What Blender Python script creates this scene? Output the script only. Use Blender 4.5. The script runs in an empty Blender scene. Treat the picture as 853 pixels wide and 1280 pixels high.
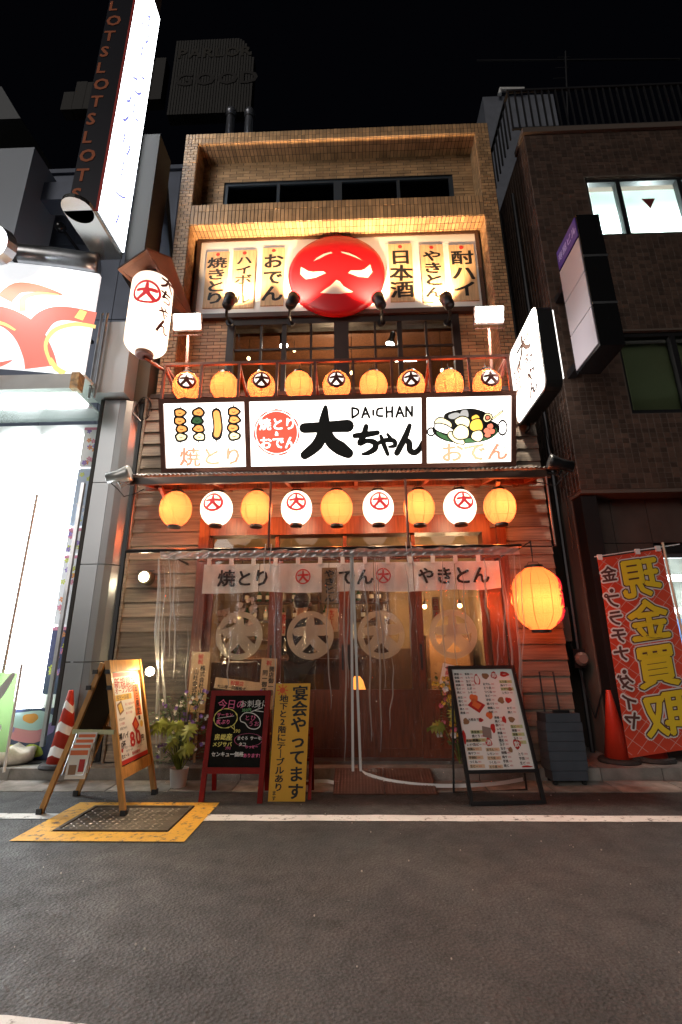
import bpy, math, random
from mathutils import Vector, Matrix
random.seed(11)
SC = bpy.context.scene
COL = SC.collection
rad = math.radians

# ------------------------------------------------------------------ camera
CAM_POS = Vector((0.0, -5.6, 1.25)); F_PX = 590.0
def _basis(pitch, yaw, roll):
    p, y, r = rad(pitch), rad(yaw), rad(roll)
    fwd = Vector((-math.sin(y) * math.cos(p), math.cos(y) * math.cos(p), math.sin(p)))
    rt = Vector((math.cos(y), math.sin(y), 0)); up = rt.cross(fwd)
    return rt * math.cos(r) + up * math.sin(r), -rt * math.sin(r) + up * math.cos(r), fwd
RT, UP, FW = _basis(16.5, 1.74, -0.43)
cam = bpy.data.cameras.new('camera'); camo = bpy.data.objects.new('camera', cam); COL.objects.link(camo)
cam.sensor_fit = 'VERTICAL'; cam.sensor_height = 36.0; cam.lens = F_PX / 1280 * 36.0
cam.clip_start = 0.05; cam.clip_end = 300
m = Matrix.Identity(4)
for i, a in enumerate((RT, UP, -FW)):
    m[0][i], m[1][i], m[2][i] = a
m.translation = CAM_POS; camo.matrix_world = m
SC.camera = camo
def ray(px, py):
    return RT * ((px - 426.5) / F_PX) + UP * ((640 - py) / F_PX) + FW
def at(px, py, Y):            # world point seen at photo pixel (853x1280) at depth plane Y
    d = ray(px, py); return CAM_POS + d * ((Y - CAM_POS.y) / d.y)
def atx(px, py, X):
    d = ray(px, py); return CAM_POS + d * ((X - CAM_POS.x) / d.x)
def atz(px, py, Z):
    d = ray(px, py); return CAM_POS + d * ((Z - CAM_POS.z) / d.z)

# ------------------------------------------------------------------ night sky and exposure
W = bpy.data.worlds.new('World'); SC.world = W; W.use_nodes = True
bg = W.node_tree.nodes['Background']
bg.inputs[0].default_value = (0.55, 0.6, 1.0, 1); bg.inputs[1].default_value = 0.0010
SC.view_settings.view_transform = 'Standard'; SC.view_settings.look = 'None'
SC.view_settings.exposure = 0.6; SC.view_settings.gamma = 1.0
street_fill = bpy.data.lights.new('street_fill', 'SUN'); street_fill.energy = 0.5; street_fill.angle = rad(28); street_fill.color = (1, .93, .86)   # added weak fill lamp, standing in for unseen street light across the road
street_fill_o = bpy.data.objects.new('street_fill', street_fill); COL.objects.link(street_fill_o); street_fill_o.rotation_euler = Vector((.42, .84, -.34)).to_track_quat('-Z', 'Y').to_euler()
SC.render.engine = 'CYCLES'
SC.cycles.use_denoising = True
SC.cycles.max_bounces = 8; SC.cycles.transparent_max_bounces = 16
SC.cycles.diffuse_bounces = 3; SC.cycles.glossy_bounces = 3; SC.cycles.transmission_bounces = 4
SC.cycles.sample_clamp_indirect = 3.0
SC.cycles.caustics_reflective = False; SC.cycles.caustics_refractive = False

# ------------------------------------------------------------------ materials
MATS = {}
def _new(name):
    mt = bpy.data.materials.new(name); mt.use_nodes = True
    nt = mt.node_tree; return mt, nt, nt.nodes['Principled BSDF'], nt.nodes['Material Output']
def pbr(name, col, rough=0.6, metal=0.0, var=0.0, scale=6.0, bump=0.0, bscale=40.0, rnd=None, rv=0.25, stretch=None, spec=0.5, detail=4.0, alpha=None):
    if name in MATS: return MATS[name]
    mt, nt, P, O = _new(name); N = nt.nodes; L = nt.links
    P.inputs['Roughness'].default_value = rough; P.inputs['Metallic'].default_value = metal
    P.inputs['Specular IOR Level'].default_value = spec
    c4 = (*col, 1); P.inputs['Base Color'].default_value = c4
    src = None
    if var or bump:
        tc = N.new('ShaderNodeTexCoord'); mp = N.new('ShaderNodeMapping'); L.new(tc.outputs['Object'], mp.inputs[0])
        if stretch: mp.inputs['Scale'].default_value = stretch
    if var:
        nz = N.new('ShaderNodeTexNoise'); nz.inputs['Scale'].default_value = scale; nz.inputs['Detail'].default_value = detail
        L.new(mp.outputs[0], nz.inputs['Vector'])
        rp = N.new('ShaderNodeMapRange'); rp.inputs[1].default_value = 0.3; rp.inputs[2].default_value = 0.7
        rp.inputs[3].default_value = 1 - var; rp.inputs[4].default_value = 1 + var
        L.new(nz.outputs[0], rp.inputs[0]); src = rp.outputs[0]
    if rnd:
        if rnd == 'island':
            g = N.new('ShaderNodeNewGeometry'); o = g.outputs['Random Per Island']
        else:
            g = N.new('ShaderNodeObjectInfo'); o = g.outputs['Random']
        r2 = N.new('ShaderNodeMapRange'); r2.inputs[3].default_value = 1 - rv; r2.inputs[4].default_value = 1 + rv
        L.new(o, r2.inputs[0])
        if src is not None:
            mu = N.new('ShaderNodeMath'); mu.operation = 'MULTIPLY'; L.new(src, mu.inputs[0]); L.new(r2.outputs[0], mu.inputs[1]); src = mu.outputs[0]
        else: src = r2.outputs[0]
    if src is not None:
        vm = N.new('ShaderNodeVectorMath'); vm.operation = 'SCALE'; vm.inputs[0].default_value = col
        L.new(src, vm.inputs['Scale']); L.new(vm.outputs[0], P.inputs['Base Color'])
    if bump:
        b = N.new('ShaderNodeTexNoise'); b.inputs['Scale'].default_value = bscale; b.inputs['Detail'].default_value = 5
        L.new(mp.outputs[0], b.inputs['Vector'])
        bp = N.new('ShaderNodeBump'); bp.inputs['Strength'].default_value = bump; bp.inputs['Distance'].default_value = 0.01
        L.new(b.outputs[0], bp.inputs['Height']); L.new(bp.outputs[0], P.inputs['Normal'])
    MATS[name] = mt; return mt
def emis(name, col, s):
    if name in MATS: return MATS[name]
    mt, nt, P, O = _new(name)
    P.inputs['Base Color'].default_value = (*[min(.8, c) for c in col], 1); P.inputs['Roughness'].default_value = .5
    P.inputs['Emission Color'].default_value = (*col, 1); P.inputs['Emission Strength'].default_value = s
    MATS[name] = mt; return mt
def glass(name, tint=(.9, .9, .9), gloss=0.08, rough=0.02, white=0.0, bump=0.0, bscale=8.0, wcol=(.8, .8, .8), fres=1.45):
    """thin pane: lets light straight through, mirrors a little, may carry a white film"""
    if name in MATS: return MATS[name]
    mt, nt, P, O = _new(name); N = nt.nodes; L = nt.links; N.remove(P)
    t = N.new('ShaderNodeBsdfTransparent'); t.inputs[0].default_value = (*tint, 1)
    g = N.new('ShaderNodeBsdfGlossy'); g.inputs['Roughness'].default_value = rough; g.inputs[0].default_value = (1, 1, 1, 1)
    mx = N.new('ShaderNodeMixShader'); fr = N.new('ShaderNodeFresnel'); fr.inputs[0].default_value = fres
    ad = N.new('ShaderNodeMath'); ad.operation = 'ADD'; ad.inputs[1].default_value = gloss; gm = N.new('ShaderNodeNewGeometry'); bk = N.new('ShaderNodeMath'); bk.operation = 'SUBTRACT'; bk.inputs[0].default_value = 1.0; L.new(gm.outputs['Backfacing'], bk.inputs[1])
    ml = N.new('ShaderNodeMath'); ml.operation = 'MULTIPLY'; L.new(fr.outputs[0], ml.inputs[0]); L.new(bk.outputs[0], ml.inputs[1]); L.new(ml.outputs[0], ad.inputs[0])
    L.new(ad.outputs[0], mx.inputs[0]); L.new(t.outputs[0], mx.inputs[1]); L.new(g.outputs[0], mx.inputs[2])
    out = mx.outputs[0]
    if white:
        d = N.new('ShaderNodeBsdfDiffuse'); d.inputs[0].default_value = (*wcol, 1)
        tr = N.new('ShaderNodeBsdfTranslucent'); tr.inputs[0].default_value = (*wcol, 1)
        a = N.new('ShaderNodeMixShader'); a.inputs[0].default_value = .5; L.new(d.outputs[0], a.inputs[1]); L.new(tr.outputs[0], a.inputs[2])
        m2 = N.new('ShaderNodeMixShader'); m2.inputs[0].default_value = white
        L.new(out, m2.inputs[1]); L.new(a.outputs[0], m2.inputs[2]); out = m2.outputs[0]
    if bump:
        tc = N.new('ShaderNodeTexCoord'); b = N.new('ShaderNodeTexNoise'); b.inputs['Scale'].default_value = bscale; b.inputs['Detail'].default_value = 3
        mp = N.new('ShaderNodeMapping'); mp.inputs['Scale'].default_value = (4.5, 1.0, .8)
        L.new(tc.outputs['Object'], mp.inputs[0]); L.new(mp.outputs[0], b.inputs['Vector'])
        bp = N.new('ShaderNodeBump'); bp.inputs['Strength'].default_value = bump; bp.inputs['Distance'].default_value = 0.10
        L.new(b.outputs[0], bp.inputs['Height']); L.new(bp.outputs[0], g.inputs['Normal'])
    L.new(out, O.inputs[0]); MATS[name] = mt; return mt
def paper(name, col, glow, clear=.22, dens=.12, tint=(1, .62, .34)):
    """lantern paper: scatters the bulb's light, lets some straight through, and glows evenly from the light bouncing inside"""
    if name in MATS: return MATS[name]
    mt, nt, P, O = _new(name); N = nt.nodes; L = nt.links; N.remove(P)
    tr = N.new('ShaderNodeBsdfTranslucent'); tr.inputs[0].default_value = (*[c * dens for c in col], 1); tp = N.new('ShaderNodeBsdfTransparent'); tp.inputs[0].default_value = (*tint, 1)
    em = N.new('ShaderNodeEmission'); em.inputs[0].default_value = (*col, 1); em.inputs[1].default_value = glow
    m1 = N.new('ShaderNodeMixShader'); m1.inputs[0].default_value = clear; L.new(tr.outputs[0], m1.inputs[1]); L.new(tp.outputs[0], m1.inputs[2])
    ad = N.new('ShaderNodeAddShader'); L.new(m1.outputs[0], ad.inputs[0]); L.new(em.outputs[0], ad.inputs[1]); L.new(ad.outputs[0], O.inputs[0])
    MATS[name] = mt; return mt
def bulb(p, watts, col, r=.03):
    L = bpy.data.lights.new('lantern_bulb', 'POINT'); L.energy = watts; L.color = col; L.shadow_soft_size = r
    o = bpy.data.objects.new('lantern_bulb', L); COL.objects.link(o); o.location = p; return o

# ------------------------------------------------------------------ mesh collector
def frame(o, u, v):
    o = Vector(o); u = Vector(u).normalized(); v = Vector(v).normalized(); n = u.cross(v).normalized()
    return lambda a, b, c=0.0: o + u * a + v * b + n * c
def front(x, y, z): return frame((x, y, z), (1, 0, 0), (0, 0, 1))
class MB:
    def __init__(s): s.v = []; s.f = []; s.m = []
    def add(s, vs, fs, mt=0):
        k = len(s.v); s.v += [tuple(p) for p in vs]
        s.f += [tuple(i + k for i in f) for f in fs]; s.m += [mt] * len(fs); return s
    def box(s, x0, x1, y0, y1, z0, z1, mt=0):
        return s.hexa([(x0, y0, z0), (x1, y0, z0), (x1, y1, z0), (x0, y1, z0), (x0, y0, z1), (x1, y0, z1), (x1, y1, z1), (x0, y1, z1)], mt)
    def hexa(s, p, mt=0):
        return s.add(p, [(0, 3, 2, 1), (4, 5, 6, 7), (0, 1, 5, 4), (1, 2, 6, 5), (2, 3, 7, 6), (3, 0, 4, 7)], mt)
    def fbox(s, fr, a0, a1, b0, b1, c0, c1, mt=0):      # box in a frame
        return s.hexa([fr(a0, b0, c0), fr(a1, b0, c0), fr(a1, b0, c1), fr(a0, b0, c1), fr(a0, b1, c0), fr(a1, b1, c0), fr(a1, b1, c1), fr(a0, b1, c1)], mt)
    def beam(s, p, q, w, h=None, mt=0, up=(0, 0, 1)):
        p = Vector(p); q = Vector(q); d = (q - p); L = d.length; d.normalize(); h = h or w
        u = Vector(up)
        if abs(d.dot(u)) > .95: u = Vector((0, 1, 0))
        sd = d.cross(u).normalized(); uu = sd.cross(d).normalized()
        P = []
        for t in (0, L):
            for a, b in ((-1, -1), (1, -1), (1, 1), (-1, 1)):
                P.append(p + d * t + sd * a * w / 2 + uu * b * h / 2)
        return s.add(P, [(0, 3, 2, 1), (4, 5, 6, 7), (0, 1, 5, 4), (1, 2, 6, 5), (2, 3, 7, 6), (3, 0, 4, 7)], mt)
    def tube(s, pts, r, n=8, mt=0, closed=False, caps=True):
        pts = [Vector(p) for p in pts]; k = len(pts); rr = r if isinstance(r, (list, tuple)) else [r] * k
        V = []; up = None
        for i, p in enumerate(pts):
            a = pts[(i - 1) % k] if (i or closed) else p; b = pts[(i + 1) % k] if (i < k - 1 or closed) else p
            d = (b - a).normalized()
            if up is None: up = Vector((0, 0, 1)) if abs(d.z) < .9 else Vector((1, 0, 0))
            sd = d.cross(up).normalized(); up = sd.cross(d).normalized()
            for j in range(n):
                t = 2 * math.pi * j / n; V.append(p + (sd * math.cos(t) + up * math.sin(t)) * rr[i])
        Fs = []
        for i in range(k if closed else k - 1):
            i2 = (i + 1) % k
            for j in range(n): Fs.append((i * n + j, i * n + (j + 1) % n, i2 * n + (j + 1) % n, i2 * n + j))
        if caps and not closed: Fs += [tuple(range(n))[::-1], tuple((k - 1) * n + j for j in range(n))]
        return s.add(V, Fs, mt)
    def lathe(s, prof, c, n=24, mt=0, ax=(0, 0, 1), sx=1.0):   # prof = [(r, h)]
        c = Vector(c); ax = Vector(ax).normalized(); e1 = ax.cross(Vector((0, 1, 0)) if abs(ax.y) < .9 else Vector((1, 0, 0))).normalized(); e2 = ax.cross(e1)
        V = [c + ax * h + (e1 * math.cos(2 * math.pi * j / n) * sx + e2 * math.sin(2 * math.pi * j / n)) * r for r, h in prof for j in range(n)]
        Fs = [(i * n + j, i * n + (j + 1) % n, (i + 1) * n + (j + 1) % n, (i + 1) * n + j) for i in range(len(prof) - 1) for j in range(n)]
        if prof[0][0] > 1e-4: Fs.append(tuple(range(n))[::-1])
        if prof[-1][0] > 1e-4: Fs.append(tuple((len(prof) - 1) * n + j for j in range(n)))
        return s.add(V, Fs, mt)
    def sphere(s, c, r, n=12, mt=0, sz=1.0):
        k = max(5, n // 2); return s.lathe([(max(1e-4, r * math.sin(math.pi * i / k)), -r * sz * math.cos(math.pi * i / k)) for i in range(k + 1)], c, n, mt)
    def ngon(s, fr, pts, c=0.0, mt=0, th=0.0):
        k = len(pts)
        if not th: return s.add([fr(a, b, c) for a, b in pts], [tuple(range(k))], mt)
        V = [fr(a, b, c) for a, b in pts] + [fr(a, b, c - th) for a, b in pts]
        return s.add(V, [tuple(range(k)), tuple(range(2 * k - 1, k - 1, -1))] + [(i, i + k, (i + 1) % k + k, (i + 1) % k) for i in range(k)], mt)
    def fan(s, fr, pts, c=0.0, mt=0):            # star-shaped polygon, hugging a curved surface
        k = len(pts); cx = sum(p[0] for p in pts) / k; cy = sum(p[1] for p in pts) / k
        V = [fr(cx, cy, c)]; F = []
        for t in (.5, 1.0): V += [fr(cx + (a - cx) * t, cy + (b - cy) * t, c) for a, b in pts]
        for i in range(k):
            j = (i + 1) % k; F += [(0, 1 + i, 1 + j), (1 + i, 1 + k + i, 1 + k + j, 1 + j)]
        return s.add(V, F, mt)
    def disc(s, fr, cx, cy, rx, ry=None, c=0.0, mt=0, n=28, rot=0, wob=0.0):
        ry = ry or rx; P = []
        for i in range(n):
            t = 2 * math.pi * i / n; w = 1 + wob * math.sin(3 * t + cx * 40) + wob * .6 * math.sin(5 * t + cy * 50)
            a, b = rx * w * math.cos(t), ry * w * math.sin(t)
            P.append((cx + a * math.cos(rot) - b * math.sin(rot), cy + a * math.sin(rot) + b * math.cos(rot)))
        return s.fan(fr, P, c, mt)
    def ring(s, fr, cx, cy, r0, r1, c=0.0, mt=0, n=36, sy=1.0, rough=0.0):
        V = []
        for i in range(n):
            t = 2 * math.pi * i / n; k = 1 + rough * math.sin(7 * t + 1) * .5 + rough * math.sin(11 * t)
            for r in (r0 * k, r1 * (2 - k) if rough else r1): V.append(fr(cx + r * math.cos(t), cy + r * math.sin(t) * sy, c))
        return s.add(V, [(2 * i, 2 * i + 1, (2 * i + 3) % (2 * n), (2 * i + 2) % (2 * n)) for i in range(n)], mt)
    def stroke(s, fr, pts, w, c=0.0, mt=0, cap=True, sub=5):
        """brush stroke: smooth path with a width at every point, round ends"""
        k = len(pts); ws = w if isinstance(w, (list, tuple)) else [w] * k
        P = []; 
        for i in range(k - 1):
            p0 = pts[max(i - 1, 0)]; p1 = pts[i]; p2 = pts[i + 1]; p3 = pts[min(i + 2, k - 1)]
            for j in range(sub):
                t = j / sub
                q = [0.5 * (2 * p1[d] + (p2[d] - p0[d]) * t + (2 * p0[d] - 5 * p1[d] + 4 * p2[d] - p3[d]) * t * t + (3 * p1[d] - p0[d] - 3 * p2[d] + p3[d]) * t ** 3) for d in (0, 1)]
                P.append((q[0], q[1], ws[i] * (1 - t) + ws[i + 1] * t))
        P.append((*pts[-1], ws[-1])); n = len(P); Lf = []; Rt = []
        for i, (x, y, ww) in enumerate(P):
            a = P[max(i - 1, 0)]; b = P[min(i + 1, n - 1)]; dx, dy = b[0] - a[0], b[1] - a[1]; l = math.hypot(dx, dy) or 1
            Lf.append((x - dy / l * ww / 2, y + dx / l * ww / 2)); Rt.append((x + dy / l * ww / 2, y - dx / l * ww / 2))
        V = [fr(a, b, c) for pr in zip(Lf, Rt) for a, b in pr]
        s.add(V, [(2 * i, 2 * i + 1, 2 * i + 3, 2 * i + 2) for i in range(n - 1)], mt)
        if cap:
            for (x, y, ww), sg, nb in ((P[0], 1, P[1]), (P[-1], -1, P[-2])):
                t0 = math.atan2(y - nb[1], x - nb[0]); V = []
                for i in range(7):
                    t = t0 - math.pi / 2 + math.pi * i / 6; V.append(fr(x + math.cos(t) * ww / 2, y + math.sin(t) * ww / 2, c))
                s.add(V, [tuple(range(7))], mt)
        return s
    def build(s, name, mats, parent=None, smooth=False, **props):
        me = bpy.data.meshes.new(name); me.from_pydata(s.v, [], s.f)
        if not isinstance(mats, (list, tuple)): mats = [mats]
        for x in mats: me.materials.append(x)
        if len(mats) > 1: me.polygons.foreach_set('material_index', s.m)
        if smooth: me.polygons.foreach_set('use_smooth', [True] * len(me.polygons))
        me.update()
        return put(name, me, parent, **props)
def put(name, me, parent=None, **props):
    o = bpy.data.objects.new(name, me); COL.objects.link(o)
    if parent is not None:
        o.parent = parent
        if parent.type == 'EMPTY' and parent.parent is None: o.matrix_parent_inverse = Matrix.Translation(-parent.location)
    for k, v in props.items(): o[k] = v
    return o
def tag(o, label, cat, group=None):
    o['label'] = label; o['category'] = cat
    if group: o['group'] = group
    return o
def thing(name, label, cat, loc=(0, 0, 0), group=None):
    o = bpy.data.objects.new(name, None); COL.objects.link(o); o.location = loc; o.empty_display_size = .1
    return tag(o, label, cat, group)
def copy_thing(o, loc, label, parent=None):
    c = o.copy(); COL.objects.link(c)
    if parent is None: c.location = loc; c['label'] = label
    else: c.parent = parent; c.matrix_parent_inverse = o.matrix_parent_inverse.copy()
    for ch in [x for x in SC.objects if x.parent == o]: copy_thing(ch, None, None, c)
    return c
def struct(name, mb, mats, **k): return mb.build(name, mats, None, kind='structure', **k)

# ------------------------------------------------------------------ lettering
GL = {}
def load_glyphs(s):
    made = []
    for ch in sorted(set(s)):
        cu = bpy.data.curves.new('g', 'FONT'); cu.body = ch; cu.resolution_u = 2
        o = bpy.data.objects.new('g', cu); me = o.to_mesh()
        vs = [(v.co.x, v.co.y, 0.0) for v in me.vertices]; fs = [tuple(p.vertices) for p in me.polygons]; n = len(vs)
        o.to_mesh_clear(); bpy.data.objects.remove(o); bpy.data.curves.remove(cu)
        GL[ch, False] = (vs, fs); bv = []; bf = []
        for i, (dx, dy) in enumerate(((.024, .02), (-.024, .02), (.024, -.02), (-.024, -.02))):   # brush weight: the glyph spread a little four ways
            bv += [(x + dx, y + dy, i * .00025) for x, y, z in vs]; bf += [tuple(k + i * n for k in f) for f in fs]
        GL[ch, True] = (bv, bf)
def text(mb, fr, s, x, y, size, c=0.002, mt=0, bold=True, vert=False, sx=1.0, jit=0.0, adv=None, rng=random):
    """lay out characters from (x, y): centred on x and running down when vert, else running right with y as baseline centre"""
    px, py = x, y
    need = [ch for ch in set(s) if ch != ' ' and (ch, bold) not in GL]
    if need: load_glyphs(need)
    for ch in s:
        if ch == ' ': 
            if vert: py -= size * .5
            else: px += size * .5 * sx
            continue
        vs, fs = GL[ch, bold]
        xs = [p[0] for p in vs]; x0, x1 = min(xs), max(xs)
        wide = ord(ch) > 0x2000
        a = (rng.uniform(-jit, jit)) if jit else 0; k = size * (1 + (rng.uniform(-jit, jit) if jit else 0)); ca, sa = math.cos(a), math.sin(a)
        cxm = .5 if wide else (x0 + x1) / 2; cym = .38
        if vert: ox, oy = px, py - size / 2; py -= size * (adv or 1.0)
        else:
            wd = size * sx * (1.0 if wide else (x1 - x0 + .1)); ox, oy = px + wd / 2, py; px += wd * (adv or 1.0)
        V = []
        rot90 = vert and ch in 'ー・' and ch == 'ー'
        for u, v, w in vs:
            du, dv = (u - cxm) * k * sx, (v - cym) * k
            if rot90: du, dv = -dv, du
            V.append(fr(ox + du * ca - dv * sa, oy + du * sa + dv * ca, c + w))
        mb.add(V, fs, mt)
    return px, py
DAI = [([(-.86, .20), (-.1, .27), (.86, .30)], [.26, .30, .34]),
       ([(.0, .98), (-.02, .35), (-.2, -.25), (-.74, -.86)], [.22, .30, .32, .26]),
       ([(.02, .15), (.25, -.3), (.78, -.84)], [.28, .32, .36])]
def dai(mb, fr, cx, cy, r, c=0.002, mt=0, k=1.0, sub=5):
    for i, (p, w) in enumerate(DAI):
        mb.stroke(fr, [(cx + a * r, cy + b * r) for a, b in p], [x * r * k for x in w], c + i * .0006, mt, sub=sub)
def mark(mb, fr, cx, cy, r, c=0.002, mt=0, k=1.15, ring=.16):
    mb.ring(fr, cx, cy, r * (1 - ring), r, c - .0004, mt)
    dai(mb, fr, cx, cy, r * (1 - ring) * .88, c, mt, k)

# materials shared by many things
M_black = pbr('black_paint', (.012, .012, .013), .45)
M_dark = pbr('dark_metal', (.03, .03, .033), .4, .6)
M_steel = pbr('brushed_steel', (.45, .46, .48), .3, .9, var=.15, scale=9, bump=.05)
M_white = pbr('white_paint', (.78, .78, .76), .5, var=.05, scale=5)
M_brownrail = pbr('brown_rail_paint', (.13, .045, .03), .45, .2, var=.25, scale=14)
M_wood = pbr('red_brown_door_wood', (.155, .038, .014), .38, var=.35, scale=5, stretch=(9, 9, .8), bump=.12, bscale=12)
M_siding = pbr('weathered_siding', (.20, .16, .125), .75, var=.32, scale=3.2, stretch=(.8, 4, 16), bump=.5, bscale=14, rnd='object', rv=.28)
M_tile = pbr('ochre_wall_tile', (.42, .255, .125), .42, var=.2, scale=5, rnd='island', rv=.26, bump=.08, bscale=60)
M_mortar = pbr('dark_mortar', (.05, .047, .045), .9, var=.3, scale=20)
M_print_black = pbr('black_print', (.006, .006, .006), .6)
M_concrete = pbr('kerb_concrete', (.2, .19, .175), .85, var=.4, scale=5, bump=.5, bscale=45, rnd='object', rv=.15)
M_txt_dk = pbr('dark_print', (.02, .012, .01), .7)
M_red_print = pbr('red_print', (.55, .03, .02), .6)

# ------------------------------------------------------------------ road, gutter, kerb, pavement
def road_material():
    mt, nt, P, O = _new('worn_asphalt'); N = nt.nodes; L = nt.links
    tc = N.new('ShaderNodeTexCoord'); V = tc.outputs['Object']
    def noise(sc, det=5, rough=.6):
        n = N.new('ShaderNodeTexNoise'); n.inputs['Scale'].default_value = sc; n.inputs['Detail'].default_value = det; n.inputs['Roughness'].default_value = rough; L.new(V, n.inputs['Vector']); return n.outputs[0]
    def rng(x, a, b, c, d):
        r = N.new('ShaderNodeMapRange'); r.inputs[1].default_value = a; r.inputs[2].default_value = b; r.inputs[3].default_value = c; r.inputs[4].default_value = d; L.new(x, r.inputs[0]); return r.outputs[0]
    def mul(a, b):
        k = N.new('ShaderNodeMath'); k.operation = 'MULTIPLY'; L.new(a, k.inputs[0]); L.new(b, k.inputs[1]); return k.outputs[0]
    big = rng(noise(.9, 4), .35, .65, .72, 1.25); mid = rng(noise(7, 6, .7), .3, .7, .75, 1.25); fine = rng(noise(75, 3, .75), .32, .68, .35, 1.7)
    vo = N.new('ShaderNodeTexVoronoi'); vo.inputs['Scale'].default_value = 60; L.new(V, vo.inputs['Vector'])
    dv = N.new('ShaderNodeVectorMath'); dv.operation = 'MULTIPLY_ADD'; nd = N.new('ShaderNodeTexNoise'); nd.inputs['Scale'].default_value = 3; nd.inputs['Detail'].default_value = 6; L.new(V, nd.inputs['Vector'])
    L.new(nd.outputs['Color'], dv.inputs[0]); dv.inputs[1].default_value = (.5, .5, 0); L.new(V, dv.inputs[2])
    cv = N.new('ShaderNodeTexVoronoi'); cv.feature = 'DISTANCE_TO_EDGE'; cv.inputs['Scale'].default_value = .7; L.new(dv.outputs[0], cv.inputs['Vector'])
    line = rng(cv.outputs['Distance'], .0, .006, 0, 1); keep = rng(noise(.6, 2), .47, .56, 1, 0)
    mxk = N.new('ShaderNodeMath'); mxk.operation = 'MAXIMUM'; L.new(line, mxk.inputs[0]); L.new(keep, mxk.inputs[1])
    crack = rng(mxk.outputs[0], 0, 1, .45, 1); stain = rng(noise(2.3, 3, .5), .62, .72, 1, .62)
    chips = rng(noise(38, 2, .5), .70, .76, 0, .10)
    f = mul(mul(mul(big, mid), fine), mul(crack, stain))
    vm = N.new('ShaderNodeVectorMath'); vm.operation = 'SCALE'; vm.inputs[0].default_value = (.043, .0435, .0435); L.new(f, vm.inputs['Scale'])
    ad = N.new('ShaderNodeVectorMath'); ad.operation = 'ADD'; L.new(vm.outputs[0], ad.inputs[0])
    cb = N.new('ShaderNodeCombineXYZ'); [L.new(chips, cb.inputs[i]) for i in range(3)]; L.new(cb.outputs[0], ad.inputs[1])
    L.new(ad.outputs[0], P.inputs['Base Color'])
    L.new(rng(noise(5, 5), .3, .7, .5, .8), P.inputs['Roughness'])
    h = N.new('ShaderNodeMath'); h.operation = 'ADD'; L.new(vo.outputs[0], h.inputs[0]); L.new(noise(80, 4, .7), h.inputs[1])
    bp = N.new('ShaderNodeBump'); bp.inputs['Strength'].default_value = 1.0; bp.inputs['Distance'].default_value = .008
    L.new(h.outputs[0], bp.inputs['Height']); L.new(bp.outputs[0], P.inputs['Normal']); return mt
M_asphalt = road_material()
def worn_paint(name, col, lo=.36, hi=.48, base=(.07, .06, .052)):
    mt, nt, P, O = _new(name); N = nt.nodes; L = nt.links
    tc = N.new('ShaderNodeTexCoord'); n = N.new('ShaderNodeTexNoise'); n.inputs['Scale'].default_value = 16; n.inputs['Detail'].default_value = 9; n.inputs['Roughness'].default_value = .75
    L.new(tc.outputs['Object'], n.inputs['Vector'])
    r = N.new('ShaderNodeMapRange'); r.inputs[1].default_value = lo; r.inputs[2].default_value = hi; L.new(n.outputs[0], r.inputs[0])
    n2 = N.new('ShaderNodeTexNoise'); n2.inputs['Scale'].default_value = 3; L.new(tc.outputs['Object'], n2.inputs['Vector'])
    r2 = N.new('ShaderNodeMapRange'); r2.inputs[3].default_value = .7; r2.inputs[4].default_value = 1.15; L.new(n2.outputs[0], r2.inputs[0])
    vm = N.new('ShaderNodeVectorMath'); vm.operation = 'SCALE'; vm.inputs[0].default_value = col; L.new(r2.outputs[0], vm.inputs['Scale'])
    mx = N.new('ShaderNodeMix'); mx.data_type = 'RGBA'; L.new(r.outputs[0], mx.inputs[0]); mx.inputs[6].default_value = (*base, 1); L.new(vm.outputs[0], mx.inputs[7])
    L.new(mx.outputs[2], P.inputs['Base Color']); P.inputs['Roughness'].default_value = .65
    b = N.new('ShaderNodeTexNoise'); b.inputs['Scale'].default_value = 90; L.new(tc.outputs['Object'], b.inputs['Vector'])
    bp = N.new('ShaderNodeBump'); bp.inputs['Strength'].default_value = .5; bp.inputs['Distance'].default_value = .005; L.new(b.outputs[0], bp.inputs['Height']); L.new(bp.outputs[0], P.inputs['Normal'])
    return mt
struct('road', MB().add([(-60, -40, 0), (60, -40, 0), (60, 60, 0), (-60, 60, 0)], [(0, 1, 2, 3)]), M_asphalt)
M_line = worn_paint('white_road_paint', (.72, .71, .68), .37, .45)
M_yel = worn_paint('yellow_road_paint', (.74, .38, .03), .38, .47)
def strip_poly(x0, x1, y0, y1, z, n=24, wob=.006):
    mb = MB(); r = random.Random(int(x0 * 7) + 5)
    V = []
    for i in range(n + 1):
        x = x0 + (x1 - x0) * i / n; V += [(x, y0 + r.uniform(-wob, wob), z), (x, y1 + r.uniform(-wob, wob), z)]
    return mb.add(V, [(2 * i, 2 * i + 2, 2 * i + 3, 2 * i + 1) for i in range(n)])
struct('white_line', strip_poly(-1.215, 14, -1.45, -1.31, .004, 90), M_line)
struct('white_line', strip_poly(-14, -2.445, -1.42, -1.29, .004, 70), M_line)
struct('white_line', MB().add([(-14, -3.9, .004), (-14, -3.42, .004), (-1.28, -3.495, .004), (-.98, -3.53, .004), (-.6, -3.60, .004), (-.6, -3.72, .004)], [(0, 5, 4, 3, 2, 1)]), M_line)
mb = MB()
for a in ((-2.44, -1.21, -1.88, -1.70), (-2.44, -1.21, -1.10, -1.0)): mb.add([(a[0], a[2], .006), (a[1], a[2], .006), (a[1], a[3], .006), (a[0], a[3], .006)], [(0, 1, 2, 3)])
for a in ((-2.44, -2.26, -1.70, -1.10), (-1.39, -1.21, -1.70, -1.10)): mb.add([(a[0], a[2], .006), (a[1], a[2], .006), (a[1], a[3], .006), (a[0], a[3], .006)], [(0, 1, 2, 3)])
struct('yellow_road_marking', mb, M_yel)
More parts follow.
